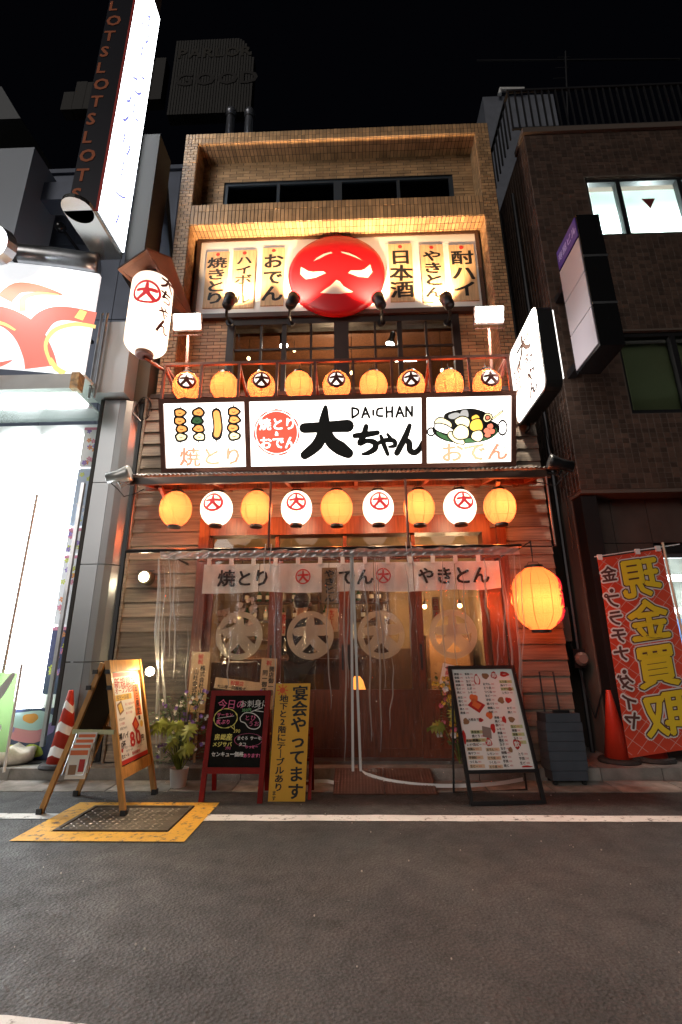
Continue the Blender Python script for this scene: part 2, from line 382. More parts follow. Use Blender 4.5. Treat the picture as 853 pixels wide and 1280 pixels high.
# gutter of pale concrete slabs, kerb stones, pavement
gut = bpy.data.objects.new('gutter', None); COL.objects.link(gut); gut['kind'] = 'structure'
kb = bpy.data.objects.new('kerb', None); COL.objects.link(kb); kb['kind'] = 'structure'
M_gut = pbr('gutter_concrete', (.26, .245, .22), .85, var=.35, scale=7, bump=.4, bscale=60, rnd='object', rv=.2)
me_g = me_k = None
for i in range(20):
    x = -6.0 + i * .6
    if me_g is None:
        g = MB().hexa([(.006, -.66, -.02), (.594, -.66, -.02), (.594, -.305, -.02), (.006, -.305, -.02), (.006, -.66, .005), (.594, -.66, .005), (.594, -.305, .014), (.006, -.305, .014)]).build('gutter_slab', M_gut, gut); me_g = g.data
        k = MB().hexa([(.004, -.30, 0), (.596, -.30, 0), (.596, -.12, 0), (.004, -.12, 0), (.004, -.285, .12), (.596, -.285, .12), (.596, -.12, .12), (.004, -.12, .12)]).build('kerb_stone', M_concrete, kb); me_k = k.data
    else: g = put('gutter_slab', me_g, gut); k = put('kerb_stone', me_k, kb)
    g.location.x = x; k.location.x = x
struct('pavement', MB().box(-30, 30, -.118, 30, 0, .116), pbr('pavement_concrete', (.17, .16, .15), .85, var=.35, scale=4, bump=.4, bscale=50))
# steel utility cover in the road
cov = thing('utility_cover', 'rusty steel checker plate cover in the road inside a yellow frame', 'utility cover', (-1.82, -1.4, 0))
M_rust = pbr('worn_cover_steel', (.10, .082, .06), .55, .5, var=.45, scale=8, bump=.3)
mb = MB()
for a in ((-2.25, -1.40, -1.69, -1.66), (-2.25, -1.40, -1.14, -1.11), (-2.25, -2.22, -1.66, -1.14), (-1.43, -1.40, -1.66, -1.14)): mb.box(a[0], a[1], a[2], a[3], .001, .014)
mb.build('frame', M_rust, cov)
mb = MB().box(-2.215, -1.435, -1.655, -1.145, .002, .007); mb.build('cover_plate', M_rust, cov)
mb = MB(); s = .05; ny = 10; nx = 15
for i in range(nx):
    for j in range(ny):
        cx = -2.2 + i * s; cy = -1.64 + j * s; a = rad(45 if (i + j) % 2 else -45)
        dx, dy = math.cos(a) * .020, math.sin(a) * .020; ex, ey = -math.sin(a) * .007, math.cos(a) * .007
        P = [(cx + dx, cy + dy, .0075), (cx + ex, cy + ey, .0075), (cx - dx, cy - dy, .0075), (cx - ex, cy - ey, .0075)]
        mb.add(P + [(cx, cy, .0125)], [(0, 1, 4), (1, 2, 4), (2, 3, 4), (3, 0, 4)])
mb.build('tread_pattern', pbr('polished_tread', (.30, .26, .21), .35, .6, rnd='island', rv=.5), cov, kind='stuff')

# ------------------------------------------------------------------ tile fields
def tiles(mb, fr, w, h, tw, th, gap=.008, d=.006, stag=True, skip=None, mt=0):
    ny = max(1, round(h / th)); th = h / ny; nx = max(1, round(w / tw)); tw = w / nx
    for j in range(ny):
        off = (tw / 2 if (stag and j % 2) else 0)
        i = 0; x = -off
        while x < w - 1e-4:
            a0 = max(0, x) + gap / 2; a1 = min(w, x + tw) - gap / 2; b0 = j * th + gap / 2; b1 = (j + 1) * th - gap / 2
            x += tw
            if a1 - a0 < .012: continue
            if skip and skip((a0 + a1) / 2, (b0 + b1) / 2): continue
            dd = d * random.uniform(.75, 1.2)
            V = [fr(a0, b0, 0), fr(a1, b0, 0), fr(a1, b1, 0), fr(a0, b1, 0), fr(a0 + .002, b0 + .002, dd), fr(a1 - .002, b0 + .002, dd), fr(a1 - .002, b1 - .002, dd), fr(a0 + .002, b1 - .002, dd)]
            mb.add(V, [(4, 5, 6, 7), (0, 1, 5, 4), (1, 2, 6, 5), (2, 3, 7, 6), (3, 0, 4, 7)], mt)
    return mb

# ------------------------------------------------------------------ the restaurant building
shop = thing('restaurant_building', 'narrow izakaya building with ochre tiled tower above weathered timber shopfront', 'building', (-.2, 0, .12))
XL, XR = -2.74, 2.30; YF = .15; YB = .50
core = MB()
core.box(XL, XL + .22, YF, YB + .3, 4.5, 9.64); core.box(XR - .22, XR, YF, YB + .3, 4.5, 9.64)          # side piers
core.box(XL + .22, XR - .22, YF, YB + .3, 9.42, 9.64)                                                   # top beam
core.box(XL + .22, XR - .22, YF, YB + .3, 7.69, 8.09)                                                   # middle beam
core.box(XL + .22, XR - .22, YB, YB + .3, 8.09, 8.30); core.box(XL + .22, XR - .22, YB, YB + .3, 8.98, 9.42)
core.box(XL + .22, -2.14, YB, YB + .3, 8.30, 8.98); core.box(1.74, XR - .22, YB, YB + .3, 8.30, 8.98)
core.box(XL + .22, XR - .22, YB, YB + .3, 6.16, 7.69)
core.box(XL + .22, -1.90, YB, YB + .3, 4.5, 6.16); core.box(1.62, XR - .22, YB, YB + .3, 4.5, 6.16)
core.box(XL, XL + .2, YB + .3, 7, 4.5, 9.6); core.box(XR - .2, XR, YB + .3, 7, 4.5, 9.6); core.box(XL, XR, 6.8, 7, 4.5, 9.6); core.box(XL + .2, XR - .2, YB + .3, 6.8, 9.45, 9.6)
core.build('tower_wall', M_mortar, shop)
tm = MB(); T = .0025
F = lambda x, z: frame((x, YF - T + .002, z), (1, 0, 0), (0, 0, 1))
for x in (XL, XR - .22): tiles(tm, F(x, 4.55), .22, 9.64 - 4.55 - .22, .108, .06)
for x in (XL, ): tiles(tm, F(x, 9.42), .22, .22, .06, .11, stag=False)
tiles(tm, F(XR - .22, 9.42), .22, .22, .06, .11, stag=False)
tiles(tm, F(XL + .22, 9.42), XR - XL - .44, .22, .06, .11, stag=False)
tiles(tm, F(XL + .22, 7.69), XR - XL - .44, .26, .06, .26, stag=False)
tiles(tm, F(XL + .22, 7.95), XR - XL - .44, .14, .06, .14, stag=False)
for z in (9.42, 7.69):                                                                                   # soffits
    fr = frame((XL + .22, YB, z), (1, 0, 0), (0, -1, 0)); fr2 = (lambda z: (lambda a, b, c=0: Vector((XL + .22 + a, YF + b, z - c))))(z)
    tiles(tm, fr2, XR - XL - .44, .35, .06, .117, stag=False)
for z0, z1 in ((8.09, 9.42), (4.55, 7.69)):                                                               # reveals
    tiles(tm, (lambda z0: (lambda a, b, c=0: Vector((XL + .22 + c, YF + a, z0 + b))))(z0), .35, z1 - z0, .117, .06)
    tiles(tm, (lambda z0: (lambda a, b, c=0: Vector((XR - .22 - c, YF + a, z0 + b))))(z0), .35, z1 - z0, .117, .06)
G = frame((XL + .22, YB - .001, 8.09), (1, 0, 0), (0, 0, 1))
for a_, z_, w_, h_ in ((XL + .22, 8.09, 4.6, .21), (XL + .22, 8.98, 4.6, .44), (XL + .22, 8.30, .38, .68), (1.74, 8.30, .34, .68)): tiles(tm, front(a_, YB - .001, z_), w_, h_, .235, .06)
G = frame((XL + .22, YB - .001, 4.55), (1, 0, 0), (0, 0, 1))
for a_, w_ in ((XL + .22, .62), (1.62, .46)): tiles(tm, front(a_, YB - .001, 4.55), w_, 1.66, .235, .06)
tiles(tm, frame((XL, 6.9, 4.55), (0, -1, 0), (0, 0, 1)), 6.6, 5.05, .235, .06)
tm.build('wall_tiles', M_tile, shop, kind='stuff')
# top floor window: blue grey aluminium, unlit
M_alu = pbr('blue_grey_aluminium', (.06, .075, .09), .4, .5)
M_nightglass = glass('night_window_glass', (.5, .5, .52), .03, .03)
w = MB(); x0, x1, z0, z1 = -2.14, 1.74, 8.30, 8.98
for a in ((x0, x1, z0, z0 + .05), (x0, x1, z1 - .05, z1), (x0, x0 + .06, z0 + .05, z1 - .05), (x1 - .06, x1, z0 + .05, z1 - .05), (-.27, -.13, z0 + .05, z1 - .05), (-1.24, -1.19, z0 + .05, z1 - .05), (.80, .85, z0 + .05, z1 - .05)):
    w.box(a[0], a[1], YB + .02, YB + .10, a[2], a[3])
win = w.build('window', M_alu, shop)
for a, b in ((x0 + .06, -1.24), (-1.19, -.27), (-.13, .80), (.85, x1 - .06)):
    MB().box(a, b, YB + .05, YB + .056, z0 + .05, z1 - .05).build('pane', M_nightglass, win)
rail = MB(); rail.tube([(x0, YF + .12, 8.16), (x1, YF + .12, 8.16)], .012); rail.build('safety_bar', M_alu, shop)
MB().box(x0, x1, 1.6, 1.62, 8.1, 9.2).build('curtain_cloth', pbr('dim_curtain', (.05, .05, .06), .9), shop)

# siding boards: lapped, bottom edge proud
def board_mesh(x0, x1, name='siding_board'):
    p = .17; mb = MB()
    n = max(1, int((x1 - x0) / .6)); r = random.Random(int(x0 * 100))
    mb.hexa([(x0, -.034, 0), (x1, -.034, 0), (x1, 0, 0), (x0, 0, 0), (x0, -.008, p + .012), (x1, -.008, p + .012), (x1, 0, p + .012), (x0, 0, p + .012)])
    return mb
first = {}
def boards(x0, x1, z0, z1, k):
    z = z0
    while z < z1 - .05:
        if k not in first: o = board_mesh(x0, x1).build('siding_board', M_siding, shop); first[k] = o.data; base = o
        else: o = put('siding_board', first[k], shop)
        o.location.z = z; z += .17
boards(-2.75, -1.90, .13, 2.70, 'a'); boards(1.80, 2.34, .13, 2.70, 'b'); boards(-2.75, 2.34, 2.68, 4.52, 'c')
back = MB().box(-2.74, -1.90, .002, .28, .12, 2.85).box(1.80, 2.33, .002, .28, .12, 2.85).box(-2.74, 2.33, .002, .16, 2.74, 4.54)
back.box(-2.74, -2.6, .28, 7, .12, 4.54).box(2.2, 2.33, .28, 7, .12, 4.54).box(-2.73, 2.32, -.03, .145, 4.541, 4.60)
back.build('lower_wall', pbr('dark_board_backing', (.05, .035, .028), .8), shop)
MB().box(-2.78, -2.752, -.05, .02, .12, 4.55).build('corner_trim', M_siding, shop)
# timber portal round the doors
pt = MB(); pt.box(-1.90, -1.78, -.06, .16, .12, 2.84); pt.box(1.52, 1.62, -.05, .16, .12, 2.84); pt.box(1.70, 1.80, -.05, .16, .12, 2.84)
pt.box(-1.78, 1.52, -.05, .16, 2.62, 2.84); pt.box(-1.78, 1.52, -.03, .14, 2.40, 2.46); pt.box(1.62, 1.70, 0, .16, .12, 2.84)
pt.build('door_surround', M_wood, shop)
MB().box(-1.90, 1.80, -.115, .16, .117, .15).build('threshold', pbr('threshold_steel', (.2, .19, .18), .4, .7, var=.2), shop)
# four sliding doors with a frosted crest on each pane
M_pane = glass('door_glass', (.93, .93, .9), .02, .02)
M_frost = glass('frosted_film', (.5, .48, .44), .02, .35, white=.55, wcol=(.80, .72, .58))
W4 = 3.30 / 4
for i in range(4):
    x0 = -1.78 + i * W4; x1 = x0 + W4; yy = .02 + (.045 if i in (1, 2) else 0)
    d = MB(); sw = .075
    d.box(x0, x0 + sw, yy, yy + .035, .15, 2.40); d.box(x1 - sw, x1, yy, yy + .035, .15, 2.40)
    d.box(x0 + sw, x1 - sw, yy + .001, yy + .034, 2.32, 2.40); d.box(x0 + sw, x1 - sw, yy + .001, yy + .034, .74, .84); d.box(x0 + sw, x1 - sw, yy + .001, yy + .034, .15, .24)
    door = d.build('door', M_wood, shop)
    MB().box(x0 + sw, x1 - sw, yy + .010, yy + .024, .24, .74).build('kick_panel', M_wood, door)
    MB().box(x0 + sw, x1 - sw, yy + .015, yy + .020, .84, 2.32).build('pane', M_pane, door)
    cx = (x0 + x1) / 2; c = MB(); fr = front(cx, yy + .013, 1.44)
    mark(c, fr, 0, 0, .275, .0, 0, 2.05, .24); c.build('frosted_crest', M_frost, door)
    if i in (1, 2):
        hx = x0 + .035 if i == 2 else x1 - .035
    else: hx = x1 - .035 if i == 0 else x0 + .035
    MB().box(hx - .012, hx + .012, yy - .008, yy, 1.05, 1.33).build('handle', M_black, door)
    MB().box(x0 + .04, x1 - .04, .05, .055, 2.46, 2.62).build('transom_pane', M_pane, shop)
    MB().box(x0 - .02, x0 + .025, .0, .1, 2.46, 2.62).build('transom_bar', M_wood, shop)

# ------------------------------------------------------------------ dining room behind the doors
M_plaster = pbr('cream_plaster', (.30, .20, .11), .8, var=.2, scale=3)
M_room = pbr('dark_stained_panel', (.11, .045, .02), .5, var=.3, scale=4, stretch=(6, 6, .8))
rm = MB(); rm.box(-2.55, 2.15, 3.4, 3.5, .1, 2.84); rm.box(-2.6, -2.5, .29, 3.4, .1, 2.84, 0); rm.box(2.1, 2.2, .29, 3.4, .1, 2.84, 0)
rm.box(-2.5, 2.1, .17, 3.4, 2.84, 2.9, 0); rm.box(-2.5, 2.1, 3.32, 3.398, .12, 1.3, 1); rm.box(-2.5, 2.1, .17, 3.4, .117, .2, 1)
rm.build('dining_room_shell', [M_plaster, M_room], shop)
cn = MB(); cn.box(-1.7, .1, 1.35, 1.75, .2, 1.12, 0); cn.box(-1.75, .15, 1.25, 1.8, 1.12, 1.16, 0); cn.box(-1.75, .2, 1.9, 1.92, 1.16, 1.2)
tag(cn.build('bar_counter', M_room), 'dark wooden bar counter inside behind the two left-hand doors', 'counter')
sh = thing('back_bar_shelf', 'wall shelf full of bottles and bowls behind the counter', 'shelf', (-1.0, 3.1, 1.2))
for z in (1.45, 1.78, 2.1): MB().box(-2.1, .6, 3.0, 3.3, z, z + .03).build('shelf_board', M_room, sh)
for x in (-2.1, -.7, .57): MB().box(x, x + .03, 3.0, 3.3, 1.2, 2.4).build('upright', M_room, sh)
Mb = [pbr('bottle_green', (.02, .09, .03), .15), pbr('bottle_brown', (.10, .035, .01), .15), pbr('bottle_pale', (.5, .5, .45), .2), pbr('label_paper', (.75, .7, .6), .7)]
r = random.Random(4); k = 0; bases = []
bl = ['green sake bottle', 'brown shochu bottle', 'pale glass bottle']
for z in (1.48, 1.81, 2.13):
    x = -2.0
    while x < .5:
        if abs(x + .69) < .06: x += .1; continue
        t = r.randrange(3); h = r.uniform(.8, 1.05)
        b = MB().lathe([(.04 * h, 0), (.042, .005), (.042, .16 * h), (.015, .21 * h), (.014, .26 * h)], (x, 3.1 + r.uniform(-.04, .06), z), 8)
        o = b.build('bottle', Mb[t], smooth=True); tag(o, bl[t] + ' standing on the wall shelf behind the counter', 'bottle', 'bottles on the back shelf')
        q = 3.1
        MB().lathe([(.0425, .05), (.0425, .12)], (sum(v[0] for v in b.v[:8]) / 8, sum(v[1] for v in b.v[:8]) / 8, z), 8).build('paper_label', Mb[3], o)
        x += r.uniform(.13, .3)
M_bulb = emis('warm_bulb', (1, .68, .33), 14)
for i, (px, py) in enumerate(((531, 758), (300, 770), (575, 757))):
    p = at(px, py, 2.2 if i != 1 else 1.6)
    t = thing('pendant_lamp', ['small round pendant bulb hanging behind the third door crest', 'pendant bulb glowing above the bar counter behind the first door', 'bare pendant bulb hanging behind the fourth door near the wall'][i], 'lamp', p)
    MB().sphere(p, .035).build('bulb', M_bulb, t, smooth=True)
    MB().tube([p + Vector((0, 0, .03)), Vector((p.x, p.y, 2.84))], .006, 5).build('cord', M_black, t)
    MB().lathe([(.02, .02), (.03, .06), (.01, .09)], p, 10).build('socket', M_dark, t)
    L = bpy.data.lights.new('pendant_light', 'POINT'); L.energy = 26; L.color = (1, .66, .36); L.shadow_soft_size = .05
    lo = bpy.data.objects.new('pendant_light', L); COL.objects.link(lo); lo.location = p + Vector((0, -.0, -.12))
# notices and menu strips inside
M_notice = pbr('inside_notice', (.72, .55, .35), .8, var=.1)
for i, (px, py, w, h, Y, s) in enumerate(((352, 780, .10, .28, .35, '盛合'), (415, 775, .16, .28, .35, '生ビール'), (508, 735, .42, .16, 3.3, '本日鶏串'), (640 - 95, 760, .10, .3, 1.0, '日本酒'), (470, 735, .3, .2, 3.3, '焼酎'))):
    p = at(px, py, Y); mb = MB(); fr = front(p.x, p.y, p.z); mb.fbox(fr, -w / 2, w / 2, -h / 2, h / 2, -.004, 0, 0)
    if h > w: text(mb, fr, s, 0, h / 2 - .02, (h - .04) / len(s), .002, 1, vert=True)
    else: text(mb, fr, s, -w / 2 + .02, 0, (w - .04) / len(s), .002, 1)
    tag(mb.build('paper_notice', [M_notice, M_red_print]), ['narrow paper strip between the first two door crests', 'paper notice with red writing beside the man in the dark jacket', 'wide menu paper on the back wall above the third crest', 'thin hanging strip behind the fourth door', 'menu paper on the back wall near the curtain opening'][i], 'notice')
# fridge / fittings at the right
fz = MB(); fz.box(1.15, 1.9, 2.6, 3.2, .2, 1.5, 0); fz.box(1.2, 1.85, 2.585, 2.599, .3, 1.45, 1)
tag(fz.build('drinks_cabinet', [M_room, pbr('cabinet_front', (.32, .16, .07), .4)]), 'low wooden cabinet inside behind the fourth door', 'cabinet')

# second floor window: black timber grid, warm dim room
sw = thing('upper_window', 'black timber framed window grid of the dim second floor room', 'window', (-.14, .5, 4.7))
M_win = pbr('black_window_timber', (.022, .015, .012), .45, var=.2)
wy0, wy1 = YB - .04, YB + .06
g = MB(); 
for a in ((-1.90, 1.62, 6.05, 6.16), (-1.90, 1.62, 4.60, 4.70), (-1.90, -1.79, 4.70, 6.05), (1.51, 1.62, 4.70, 6.05), (-.27, -.05, 4.70, 6.05)): g.box(a[0], a[1], wy0, wy1, a[2], a[3])
g.build('frame', M_win, sw)
for x, wd in ((-1.38, .03), (-1.03, .07), (-.62, .03), (.35, .03), (.72, .07), (1.12, .03)):
    MB().box(x - wd / 2, x + wd / 2, wy0 + .02, wy1 - .01, 4.70, 6.05).build('mullion', M_win, sw)
for x0, x1 in ((-1.79, -.27), (-.05, 1.51)):
    MB().box(x0, x1, wy0 + .035, wy1 - .03, 5.62, 5.65).build('glazing_bar', M_win, sw)
    MB().box(x0, x1, wy0 + .05, wy0 + .055, 4.70, 6.05).build('pane', glass('upper_glass', (.8, .8, .8), .03, .02), sw)
ur = MB(); ur.box(-2.5, 2.06, 3.2, 3.3, 4.6, 6.8, 0); ur.box(-2.5, 2.06, .81, 3.3, 6.6, 6.7, 1); ur.box(-2.54, -2.5, .81, 3.2, 4.6, 6.8, 0); ur.box(2.06, 2.1, .81, 3.2, 4.6, 6.8, 0); ur.box(-2.5, 2.06, .6, 3.2, 4.5, 4.6)
for y in (1.3, 2.2): ur.box(-2.5, 2.06, y, y + .08, 6.48, 6.598, 1)
ur.box(-2.3, -.9, 1.5, 1.56, 6.05, 6.1, 1)
ur.build('upper_room_shell', [pbr('upper_wall', (.34, .24, .15), .8), M_room], shop)
M_led = emis('white_led', (1, .93, .82), 26)
for i, (px, py, lbl) in enumerate(((355, 432, 'track spotlight behind the left half of the upper window'), (488, 430, 'track spotlight behind the right half of the upper window'))):
    p = at(px, py, .95); t = thing('track_spotlight', lbl, 'spotlight', p)
    a = at(px - 4, py - 24, .95) if i == 0 else at(px + 6, py - 24, .95); d = (p - a).normalized()
    MB().lathe([(.035, -.22), (.045, -.2), (.045, -.1), (.075, -.01), (.078, 0)], p, 14, ax=d).build('lamp_body', M_dark, t, smooth=True)
    MB().lathe([(.001, .0), (.07, .002)], p, 14, ax=d).build('bulb', M_led, t)
    MB().tube([a, Vector((a.x, a.y, 6.6))], .015, 6).build('stem', M_dark, t)
    if i: MB().lathe([(.001, 0), (.04, .001), (.04, .04)], a, 12, ax=(0, -.5, .3)).build('driver_glow', M_led, t)
L = bpy.data.lights.new('upper_room_light', 'POINT'); L.energy = 110; L.color = (1, .7, .42); L.shadow_soft_size = .15
lo = bpy.data.objects.new('upper_room_light', L); COL.objects.link(lo); lo.location = (-.3, 1.7, 5.6)
for i, (px, py, Y) in enumerate(((311, 448, 1.4), (368, 438, 1.6), (440, 466, 1.2), (553, 463, 1.2))):
    p = at(px, py, Y)
    t = thing('room_bulb', ['bare warm bulb low in the left part of the upper window', 'small bulb beside the left track spotlight upstairs', 'bare warm bulb above the middle upper lanterns', 'bare warm bulb low in the right part of the upper window'][i], 'lamp', p, 'bare bulbs in the upper room')
    MB().sphere(p, .03, 8).build('bulb', M_bulb, t, smooth=True); MB().tube([p, Vector((p.x, p.y, 6.6))], .005, 4).build('cord', M_black, t)
tb = MB(); p = at(508, 448, 1.3); tb.box(p.x - .18, p.x + .18, 1.3, 1.36, p.z - .02, p.z + .02); tag(tb.build('tube_lamp', M_led), 'short white tube lamp seen through the right upper window', 'lamp')
# ------------------------------------------------------------------ top signboard in the recess, red crest disc, wooden plaques
E_top = pbr('white_sign_sheet', (.80, .77, .72), .45, var=.03)
M_frame = pbr('dark_brown_frame', (.06, .028, .018), .45, var=.2)
YS = .44
A = at(250, 305, YS); Bp = at(597, 292, YS); C0 = at(242, 402, YS)
tz1 = (A.z + Bp.z) / 2; tz0 = 6.24; tx0, tx1 = -2.47, 2.04
top = thing('upper_signboard', 'white signboard set in the tiled recess with a big red round crest', 'sign', (-.2, YS, tz0))
mb = MB(); mb.box(tx0, tx1, YS - .03, YS + .05, tz1, tz1 + .06); mb.box(tx0, tx1, YS - .03, YS + .05, tz0 - .08, tz0); mb.box(tx0, tx0 + .06, YS - .03, YS + .05, tz0, tz1); mb.box(tx1 - .06, tx1, YS - .03, YS + .05, tz0, tz1)
mb.build('frame', M_frame, top)
MB().box(tx0 + .06, tx1 - .06, YS - .01, YS + .04, tz0, tz1).build('white_sheet', E_top, top)
pc = at(421, 343, .36); R0 = .745
def dome(fr, h=.075, R=R0, base=.07):
    def f(a, b, c=0.0):
        q = min(1.0, (a * a + b * b) / (R * R)); return fr(a, b, base + h * math.sqrt(max(0, 1 - q * .96)) - h * .2 + c)
    return f
fr = front(pc.x, .42, pc.z); dm = dome(fr)
M_reddisc = pbr('red_crest_enamel', (.62, .012, .018), .28)
M_cream = pbr('cream_crest_enamel', (.85, .66, .58), .35)
dk = MB(); n = 56; rings = 14
V = [dm(0, 0)]; Fc = []
for i in range(1, rings + 1):
    for j in range(n): t = 2 * math.pi * j / n; V.append(dm(R0 * i / rings * math.cos(t), R0 * i / rings * math.sin(t)))
for j in range(n): t = 2 * math.pi * j / n; V.append(fr(R0 * math.cos(t), R0 * math.sin(t), -.0))
for j in range(n): Fc.append((0, 1 + j, 1 + (j + 1) % n))
for i in range(rings):
    for j in range(n): a = 1 + i * n; Fc.append((a + j, a + n + j, a + n + (j + 1) % n, a + (j + 1) % n))
dk.add(V, Fc); dk.build('crest_disc', M_reddisc, top, smooth=True)
gp = MB()                                                         # the pale gaps left between ring and character
def gap(pts): 
    P = []
    k = len(pts)
    for i in range(k):
        a, b = pts[i], pts[(i + 1) % k]
        for t in (0, .25, .5, .75): P.append((a[0] + (b[0] - a[0]) * t, a[1] + (b[1] - a[1]) * t))
    gp.fan(dm, P, .006)
gap([(-.36, .20), (-.30, .27), (-.20, .34), (-.08, .375), (-.06, .35), (-.16, .31), (-.26, .25)])
gap([(.07, .375), (.20, .34), (.30, .28), (.40, .19), (.30, .25), (.19, .30), (.09, .34)])
gap([(-.55, .12), (-.56, -.02), (-.47, -.13), (-.32, -.11), (-.16, -.04), (-.20, .0), (-.36, -.0), (-.48, .04)])
gap([(.52, .12), (.55, -.02), (.48, -.13), (.34, -.12), (.18, -.05), (.22, -.0), (.38, .0), (.46, .04)])
gap([(-.0, -.17), (-.09, -.27), (-.25, -.39), (-.08, -.415), (.06, -.42), (.25, -.39), (.11, -.29), (.05, -.20)])
gp.build('crest_gap', M_cream, top)
M_plank = pbr('pale_plaque_wood', (.62, .40, .21), .6, var=.2, scale=5, stretch=(8, 8, .7))
plq = [("焼きとり", 270, 349, 28, 70), ("ハイボール", 304, 348, 29, 72), ("おでん", 341, 345, 28, 72), ("日本酒", 502, 340, 30, 72), ("やきとん", 542, 341, 29, 72), ("酎ハイ", 580, 340, 32, 70)]
for i, (s, px, py, w, h) in enumerate(plq):
    c = at(px, py, .40); w_ = (at(px + w / 2, py, .40) - at(px - w / 2, py, .40)).x; z1 = at(px, py - h / 2, .40).z; z0 = at(px, py + h / 2, .40).z; hh = z1 - z0
    fr = front(c.x, .41, z0); b = MB(); b.fbox(fr, -w_ / 2, w_ / 2, 0, hh, -.03, 0)
    t = b.build('plaque', M_plank, top, label='wooden plaque lettered ' + s)
    b = MB(); sz = hh * .84 / len(s); text(b, fr, s, 0, hh * .90, sz, .003, 0, vert=True, sx=min(1.45, w_ * .98 / sz), jit=.07); b.build('lettering', M_print_black, t)
    MB().disc(fr, 0, hh * .945, w_ * .09, c=.003).build('red_dot', M_red_print, t)

# ------------------------------------------------------------------ lamp builders
def spot(name, p, target, watts, col, size=60, blend=.5, r=.04):
    L = bpy.data.lights.new(name, 'SPOT'); L.energy = watts; L.color = col; L.spot_size = rad(size); L.spot_blend = blend; L.shadow_soft_size = r
    o = bpy.data.objects.new(name, L); COL.objects.link(o); o.location = p
    o.rotation_euler = (Vector(target) - Vector(p)).to_track_quat('-Z', 'Y').to_euler(); return o
E_spot = emis('halogen_face', (1, .86, .66), 18)
for i, (px, tx, dirx) in enumerate(((283, 300, 1), (362, 345, 1), (478, 497, -1), (563, 545, -1))):
    foot = at(px, 394, .20); head = at(px + 4 * dirx, 376, .06); tgt = at(px + (26 if i < 2 else -26) * 1.0, 330, .44)
    t = thing('sign_spotlight', ['black spotlight leftmost under the white signboard, aimed up at the highball plaque', 'black spotlight just left of the big red crest, aimed up at it', 'black spotlight just right of the big red crest, aimed up at it', 'black spotlight rightmost under the signboard, below the last plaque'][i], 'spotlight', foot, 'spotlights under the upper signboard')
    d = (tgt - head).normalized()
    MB().lathe([(.05, -.16), (.075, -.13), (.08, -.02), (.095, .09), (.085, .09), (.06, .02)], head, 16, ax=d).build('lamp_body', M_dark, t, smooth=True)
    MB().lathe([(.001, .03), (.065, .035)], head, 16, ax=d).build('bulb', E_spot, t)
    MB().tube([Vector((foot.x, .40, foot.z + .02)), foot, head - d * .12], .022, 8).build('arm', M_dark, t)
    MB().lathe([(.06, 0), (.06, .03)], (foot.x, .405, foot.z + .02), 12, ax=(0, -1, 0)).build('mounting_plate', M_dark, t)
    spot('sign_spotlight_beam', head + d * .12, tgt, 260, (1, .62, .32), 96, .7, .05)
# floodlights on poles
E_flood = emis('floodlight_face', (1, .95, .84), 30)
M_pole = pbr('brown_pole', (.16, .07, .05), .4, .3)
for i, (px, py) in enumerate(((234, 402), (612, 393))):
    p = at(px, py, -.60); sg = -1 if i == 0 else 1
    t = thing('floodlight', ['white floodlight on a brown pole beside the large hanging lantern', 'white floodlight on a brown pole near the projecting shop sign'][i], 'floodlight', (p.x + .0, -.5, 4.2), 'floodlights on poles above the balcony')
    q = frame(p, (1, 0, .0), (0, -.35, 1))
    MB().fbox(q, -.18, .18, -.105, .105, -.06, .0).build('lamp_body', M_white, t)
    MB().fbox(q, -.165, .165, -.09, .09, .001, .006).build('lamp_glass', E_flood, t)
    bq = MB(); bq.tube([q(-.19, -.0, -.03), q(-.19, -.16, -.03), q(.19, -.16, -.03), q(.19, 0, -.03)], .009, 6); bq.build('bracket', M_pole, t)
    MB().tube([q(0, -.16, -.03), Vector((p.x - sg * .02, -.45, 4.2))], .02, 8).build('pole', M_pole, t)
    spot('floodlight_beam', q(0, 0, .03), Vector((p.x * .5, -3.2, 0)), 430, (1, .88, .72), 150, .6, .1)

# ------------------------------------------------------------------ main illuminated sign box, leaning forward
SB = Vector((-2.31, -.36, 3.33)); sbw = 4.21; sbh = .875
sfr = frame(SB, (1, 0, 0), (0, -.30, .82))
sign = thing('main_sign_box', 'long illuminated sign box lettered in black over the awning, three white panels', 'sign', (-.2, -.36, 3.33))
fw = .055; d0, d1 = sbw * .250, sbw * .746
mb = MB(); mb.fbox(sfr, 0, sbw, 0, fw, -.12, .025); mb.fbox(sfr, 0, sbw, sbh - fw, sbh, -.12, .025)
for a, b in ((0, fw), (d0 - .03, d0 + .03), (d1 - .03, d1 + .03), (sbw - fw, sbw)): mb.fbox(sfr, a, b, fw, sbh - fw, -.12, .025)
M_sf = pbr('brown_sign_frame', (.16, .06, .04), .4, .2, var=.15)
mb.build('frame', M_sf, sign)
MB().fbox(sfr, .01, sbw - .01, .01, sbh - .01, -.16, -.121).build('back_sheet', M_sf, sign)
E_panel = emis('lit_sign_acrylic', (1, .93, .86), 1.9)
def prn(name, col, s=.35): return emis('print_' + name, col, s)
C_black = M_print_black; C_pink = prn('pale_red', (.95, .36, .22), .72); C_red = prn('crest_red', (.85, .10, .06), .75); C_or = prn('orange', (1, .38, .10), .9)
C_wht = prn('white', (1, .95, .9), 1.3); C_crm = prn('cream', (1, .80, .45), 1.0); C_grn = prn('green', (.06, .16, .06), .5); C_gry = prn('grey', (.42, .42, .42), .6); C_sal = prn('salmon', (.9, .25, .15), .75); C_yel = prn('amber', (1, .55, .08), .9)
PR = [C_black, C_pink, C_red, C_or, C_wht, C_crm, C_grn, C_gry, C_sal, C_yel]
p0 = MB().fbox(sfr, fw, d0 - .03, fw, sbh - fw, -.05, 0).build('panel', E_panel, sign, label='left panel with four skewers')
